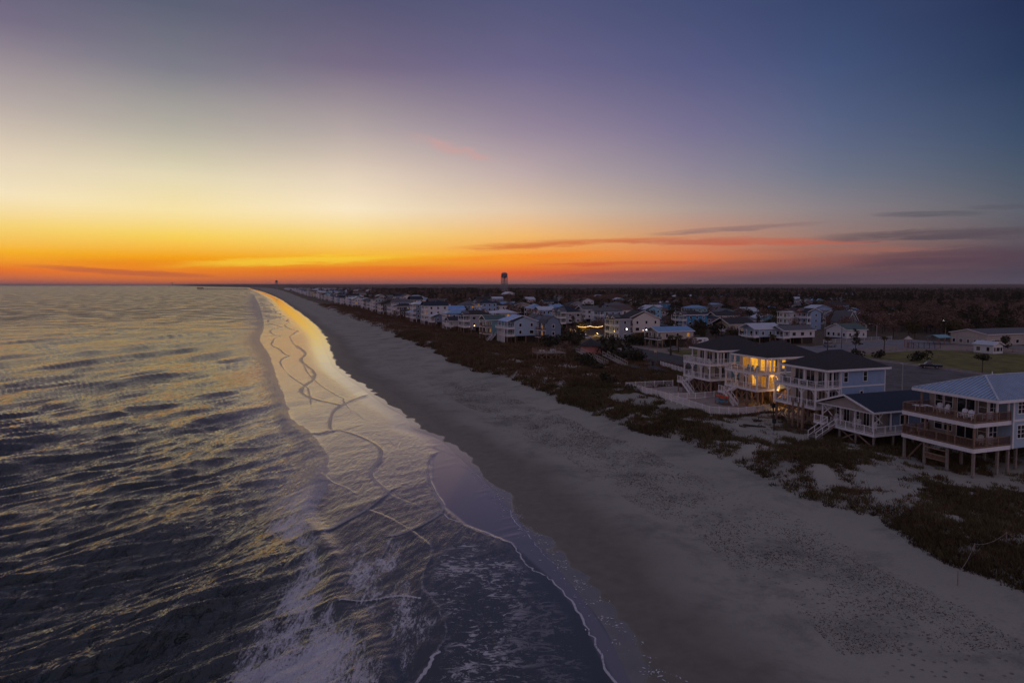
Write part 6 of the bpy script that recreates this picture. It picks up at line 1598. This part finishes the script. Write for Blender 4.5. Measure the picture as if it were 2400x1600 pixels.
for ob in bpy.data.objects:
    if ob.parent is None and ob.get('label') and ob.get('category') in ('house', 'hall', 'shed', 'caravan', 'kiosk', 'playground', 'shelter', 'street lamp', 'water tower'):
        s_ = ob['label'].split(',')[0]; s_ = ' '.join(s_.split()[:7])
        while s_.split()[-1] in ('with', 'and', 'the', 'of', 'in', 'on', 'at', 'by', 'a', 'under', 'between', 'beside', 'behind', 'right', 'left', 'its', 'blue', 'dark', 'black', 'white', 'pale', 'big', 'metal', 'bright', 'wide', 'steep', 'hip', 'green', 'brown', 'front', 'long', 'tall', 'end', 'nearest', 'half', 'far', 'grey', 'navy', 'shallow', 'tucked', 'just', 'lost', 'stacked', 'slim', 'sloping', 'front-gabled', 'side-gabled', 'showing', 'very', 'small', 'two', 'twin', 'bare', 'second', 'dune', 'back', 'first', 'third', 'fourth'): s_ = ' '.join(s_.split()[:-1])
        LM.append((ob.location.x+4, ob.location.y+3, s_))
for i, (x, y) in enumerate(TP[:250]):
    k = kind_at(x, y); px = 1200+1600*x/y; s_ = rnd.uniform(.5, .85) if y < 420 and px < 1950 else rnd.uniform(.75, 1.15)
    lx, ly, nm_ = min(LM, key=lambda q: (q[0]-x)**2+(q[1]-y)**2)
    dx, dy = x-lx, y-ly; rel = ('right of' if dx > 0 else 'left of') if abs(dx) > abs(dy) else ('behind' if dy > 0 else 'in front of')
    far_ = 'well ' if math.hypot(dx, dy) > 32 else ''
    lab = '%s%s tree %s%s the %s' % ('small ' if s_ < .7 else 'big ' if s_ > 1.0 else '', KN[KIND[k]], far_, rel, nm_)
    if len(lab.split()) > 16: lab = ' '.join(lab.split()[:16])
    nm = {'oak': 'oak_tree', 'bare': 'bare_tree', 'pine': 'pine_tree', 'olive': 'tree'}[KIND[k]]
    t = plant(PRO[k], x, y, s_, rnd.random()*6.28, nm, lab, 'tree')
    glist[lab].append(t)
for lab, ts in glist.items():
    for t in ts: t['group'] = ('trees: ' + lab.replace(' tree ', ' trees ')) if len(ts) > 1 else 'trees around the town'
# the woods as one instanced mass
tc_ = bpy.data.collections.new('tree_shapes')
tree_objs = []
for k, (cm, tm, (V, F, tr, mt)) in PRO.items():
    o = bpy.data.objects.new('tree_shape', cm); tc_.objects.link(o); tree_objs.append(o)
def instanced(name, pts, scales, rots, kinds, objs, label, cat):
    me = bpy.data.meshes.new(name); me.vertices.add(len(pts)); me.vertices.foreach_set('co', np.array(pts, dtype=np.float32).ravel())
    a = me.attributes.new('tree_scale', 'FLOAT', 'POINT'); a.data.foreach_set('value', np.array(scales, dtype=np.float32))
    a = me.attributes.new('tree_turn', 'FLOAT', 'POINT'); a.data.foreach_set('value', np.array(rots, dtype=np.float32))
    a = me.attributes.new('tree_kind', 'INT', 'POINT'); a.data.foreach_set('value', np.array(kinds, dtype=np.int32))
    o = link(name, me); tag(o, label, cat, kind='stuff')
    ng = bpy.data.node_groups.new(name, 'GeometryNodeTree')
    ng.interface.new_socket('Geometry', in_out='INPUT', socket_type='NodeSocketGeometry'); ng.interface.new_socket('Geometry', in_out='OUTPUT', socket_type='NodeSocketGeometry')
    n = ng.nodes; l = ng.links; gi = n.new('NodeGroupInput'); go = n.new('NodeGroupOutput'); jn = n.new('GeometryNodeJoinGeometry')
    def na(nm, dt):
        x = n.new('GeometryNodeInputNamedAttribute'); x.data_type = dt; x.inputs[0].default_value = nm; return x.outputs[0]
    sc = na('tree_scale', 'FLOAT'); tu = na('tree_turn', 'FLOAT'); kd = na('tree_kind', 'INT')
    for i, ob in enumerate(objs):
        oi = n.new('GeometryNodeObjectInfo'); oi.inputs[0].default_value = ob; oi.inputs[1].default_value = True
        cp = n.new('FunctionNodeCompare'); cp.data_type = 'INT'; cp.operation = 'EQUAL'
        ins = [s for s in cp.inputs if s.type == 'INT']; l.new(kd, ins[0]); ins[1].default_value = i
        ip = n.new('GeometryNodeInstanceOnPoints'); cx = n.new('ShaderNodeCombineXYZ'); l.new(tu, cx.inputs[2])
        l.new(gi.outputs[0], ip.inputs['Points']); l.new(cp.outputs[0], ip.inputs['Selection']); l.new(oi.outputs['Geometry'], ip.inputs['Instance'])
        l.new(cx.outputs[0], ip.inputs['Rotation']); l.new(sc, ip.inputs['Scale']); l.new(ip.outputs[0], jn.inputs[0])
    l.new(jn.outputs[0], go.inputs[0])
    md = o.modifiers.new('scatter', 'NODES'); md.node_group = ng
    return o
rest = TP[250:]
if rest:
    X = np.array([p[0] for p in rest]); Yv = np.array([p[1] for p in rest]); Zv = height(X, Yv)-.1
    instanced('woods', np.stack([X, Yv, Zv], 1), nr.uniform(.7, 1.2, len(rest)), nr.uniform(0, 6.28, len(rest)), [kind_at(x, y) for x, y in rest], tree_objs, 'brown and dark green winter woods stretching behind the town to the horizon', 'woods')
print('trees', len(TP))
# far canopy to the horizon
def canopy():
    Ys = np.concatenate([np.geomspace(2350, 9000, 170), np.geomspace(9300, 60000, 60)]); U = np.linspace(0, 1, 420)
    u0 = (shore(Ys)+330)/Ys; X = (u0[:, None]+(1.2-u0[:, None])*U[None, :])*Ys[:, None]; Yg = np.repeat(Ys[:, None], 420, 1)
    Z = height(X, Yg)+8*sm(X-shore(Ys)[:, None], 330, 420+0*Yg)+7*(fbm(X*.03, Yg*.03, 3, 3)-.5)+9*(fbm(X*.004, Yg*.004, 3, 13)-.5)
    rnd_ = nr.rand(*X.shape)*3.5
    me = mesh_np('distant_woods', np.stack([X, Yg, Z+rnd_], -1).reshape(-1, 3), gridF(len(Ys), 420), [M['leaf_far']], False)
    tag(link('distant_woods', me), kind='structure')
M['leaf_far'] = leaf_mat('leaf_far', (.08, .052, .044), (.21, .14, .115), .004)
canopy()

# ------------------------------------------------------------------ beach grass on the dunes
def grass(name, n, label, cat, mt, hmin, hmax, blades, spread, seed, dmin, dmax, thr, ymax=330, width=.05):
    rs = np.random.RandomState(seed)
    v = rs.rand(n*5); Y = 44*(ymax/44.)**v; d = dmin+(dmax-dmin)*rs.rand(n*5); X = toe(Y)+d
    nz = .6*fbm(X*.13, Y*.13, 4, 55)+.4*fbm(X*.55, Y*.40, 3, 56)+.16*(fbm(X*.9, Y*.9, 2, seed)-.5)+.26*(rs.rand(len(X))-.5)
    edge = np.exp(-((d-1.0)/2.2)**2)*.13
    keep = (nz+edge > thr) & (X/Y < .95) & ((Y > 150) | (name != 'field_scrub'))
    # keep the sand yard clear
    a = np.array([G(*p) for p in [(1467,911),(1577,904),(1720,925),(1830,960),(1662,986)]]); keep &= inpoly(X, Y, a, .01) < .5
    a = np.array([G(*p) for p in [(1690,985),(1830,965),(1900,960),(1930,1020),(1860,1030),(1760,1035),(1700,1010)]]); keep &= (inpoly(X, Y, a, .01) < .5) | (rs.rand(len(X)) < .06)
    X, Y = X[keep][:n], Y[keep][:n]; k = len(X); Z = height(X, Y)
    s = (.6+.8*rs.rand(k))*np.clip(Y/90, .8, 2.2)**.6
    ang = rs.rand(k, blades)*6.28; rad = spread*s[:, None]*np.sqrt(rs.rand(k, blades)); h = s[:, None]*(hmin+(hmax-hmin)*rs.rand(k, blades))
    bx = X[:, None]+rad*np.cos(ang); by = Y[:, None]+rad*np.sin(ang); bz = Z[:, None]-.05+0*bx
    la = rs.rand(k, blades)*6.28; lean = h*(.25+.5*rs.rand(k, blades)); wd = width*s[:, None]*(.6+.8*rs.rand(k, blades))
    tx, ty, tz = bx+lean*np.cos(la), by+lean*np.sin(la), bz+h; wa = rs.rand(k, blades)*6.28
    P0 = np.stack([bx-wd*np.cos(wa), by-wd*np.sin(wa), bz], -1); P1 = np.stack([bx+wd*np.cos(wa), by+wd*np.sin(wa), bz], -1); P2 = np.stack([tx, ty, tz], -1)
    V = np.stack([P0, P1, P2], 2).reshape(-1, 3); F = np.arange(len(V)).reshape(-1, 3)
    tag(link(name, mesh_np(name, V, F, [M[mt]])), label, cat, kind='stuff'); print(name, len(F))
M['grass_green'] = leaf_mat('grass_green', (.075, .060, .026), (.19, .155, .075), .15)
M['grass_rust'] = leaf_mat('grass_rust', (.10, .052, .030), (.24, .145, .085), .15)
M['grass_dark'] = leaf_mat('grass_dark', (.035, .026, .016), (.10, .072, .045), .15)
grass('beach_grass', 22000, 'olive beach grass growing in tufts over the dunes', 'beach grass', 'grass_green', .22, .6, 12, .42, 1, -.5, 46, .562)
grass('dry_grass', 18000, 'rust-brown dry grass mixed through the dune tufts', 'dry grass', 'grass_rust', .14, .42, 12, .5, 2, .5, 58, .56)
grass('dune_scrub', 15000, 'low dark scrub along the dune edge', 'scrub', 'grass_dark', .10, .40, 13, .42, 3, -1.0, 48, .585, width=.06)
grass('field_scrub', 7000, 'dark weedy scrub between the far houses and the beach', 'scrub', 'grass_rust', .2, .6, 10, 1.2, 4, 0, 40, .42, ymax=800, width=.12)
# seaweed crumbs, and dark flakes painting footprint shade, on the tide line
def debris():
    rs = np.random.RandomState(9); n = 42000; v = rs.rand(n); Y = 44*(170/44.)**v
    t = .44+.36*rs.rand(n); t += .10*(fbm(Y*.05, Y*0, 3, 4)-.5); X = shore(Y)+(toe(Y)-shore(Y))*t
    nz = fbm(X*.25, Y*.25, 4, 71); keep = nz > .34+.26*rs.rand(n); X, Y = X[keep], Y[keep]; n = len(X); Z = height(X, Y)+.012
    # footprint trails: dark flakes stand for the shaded pits, along and across the beach
    tx, ty, ts = [], [], []
    for k in range(9):
        y = rs.uniform(48, 150); f_ = rs.uniform(.35, .8); dr = rs.uniform(-.004, .004)
        for st in range(170):
            y += .62; f_ += dr*.4+rs.normal()*.002; w_ = float(toe(y)-shore(y)); x = float(shore(y))+w_*f_+(.13 if st % 2 else -.13)
            if 0.2 < f_ < .93: tx.append(x); ty.append(y); ts.append(1.5)
    X = np.concatenate([X, tx]); Y = np.concatenate([Y, ty]); n = len(X); Z = height(X, Y)+.012
    a = rs.rand(n)*6.28; s = (.025+.07*rs.rand(n)**2)*np.clip(Y/70, .8, 1.6); ca, sa = np.cos(a)*s, np.sin(a)*s
    V = np.stack([np.stack([X-ca, Y-sa, Z], -1), np.stack([X+sa*.5, Y-ca*.5, Z], -1), np.stack([X+ca, Y+sa, Z+.01], -1), np.stack([X-sa*.6, Y+ca*.6, Z+.03], -1)], 1).reshape(-1, 3)
    tag(link('seaweed_and_footprint_shade', mesh_np('seaweed_and_footprint_shade', V, np.arange(n*4).reshape(-1, 4), [M['grass_dark']])), 'dark crumbs of seaweed and dark flakes for footprint shade along the middle of the beach', 'seaweed', kind='stuff')
debris()
def foam_flecks():
    rs = np.random.RandomState(19); Vs = []
    L = smooth_line(W2([(1120,1105),(1180,1165),(1225,1225),(1270,1275),(1320,1330),(1360,1375),(1410,1440),(1470,1510),(1530,1570),(1600,1640)], .1))
    for (x0, y0), (x1, y1) in zip(L[:-1], L[1:]):
        k = int(math.hypot(x1-x0, y1-y0)*34)
        f = rs.rand(k); off = rs.normal(size=k)*.55+.25*np.sin(f*9+x0); X = x0+(x1-x0)*f+off; Y = y0+(y1-y0)*f+rs.normal(size=k)*.4
        nz = fbm(X*1.1, Y*1.1, 3, 7); kp = nz > .50; X, Y = X[kp], Y[kp]; Z = np.maximum(height(X, Y), .03)+.012
        a = rs.rand(len(X))*6.28; s = .02+.09*rs.rand(len(X))**3
        Vs.append(np.stack([np.stack([X-np.cos(a)*s*1.6, Y-np.sin(a)*s*1.6, Z], -1), np.stack([X+np.sin(a)*s*.5, Y-np.cos(a)*s*.5, Z+.01], -1), np.stack([X+np.cos(a)*s*1.6, Y+np.sin(a)*s*1.6, Z], -1), np.stack([X-np.sin(a)*s*.6, Y+np.cos(a)*s*.6, Z+.02], -1)], 1).reshape(-1, 3))
    V = np.concatenate(Vs); M['foam'] = pmat('foam', (.75, .74, .76), .6, .05, 3)
    tag(link('foam_flecks', mesh_np('foam_flecks', V, np.arange(len(V)).reshape(-1, 4), [M['foam']])), 'white foam flecks stranded along the upper edge of the wet sand', 'foam', kind='stuff')
foam_flecks()

# ------------------------------------------------------------------ evening haze
hm = bpy.data.materials.new('haze'); hm.use_nodes = True; t = NT(hm.node_tree)
pv = t.node('ShaderNodeVolumePrincipled'); pv.inputs['Color'].default_value = (.92, .86, .86, 1); pv.inputs['Density'].default_value = 0.000036; pv.inputs['Anisotropy'].default_value = .2
o = t.node('ShaderNodeOutputMaterial'); t.l.new(pv.outputs[0], o.inputs['Volume'])
hz_ = MB().box(-70000, 80000, -400, 62000, -2.6, 84).build('haze', hm); tag(hz_, 'thin evening haze over the shore and woods', 'haze', kind='stuff')
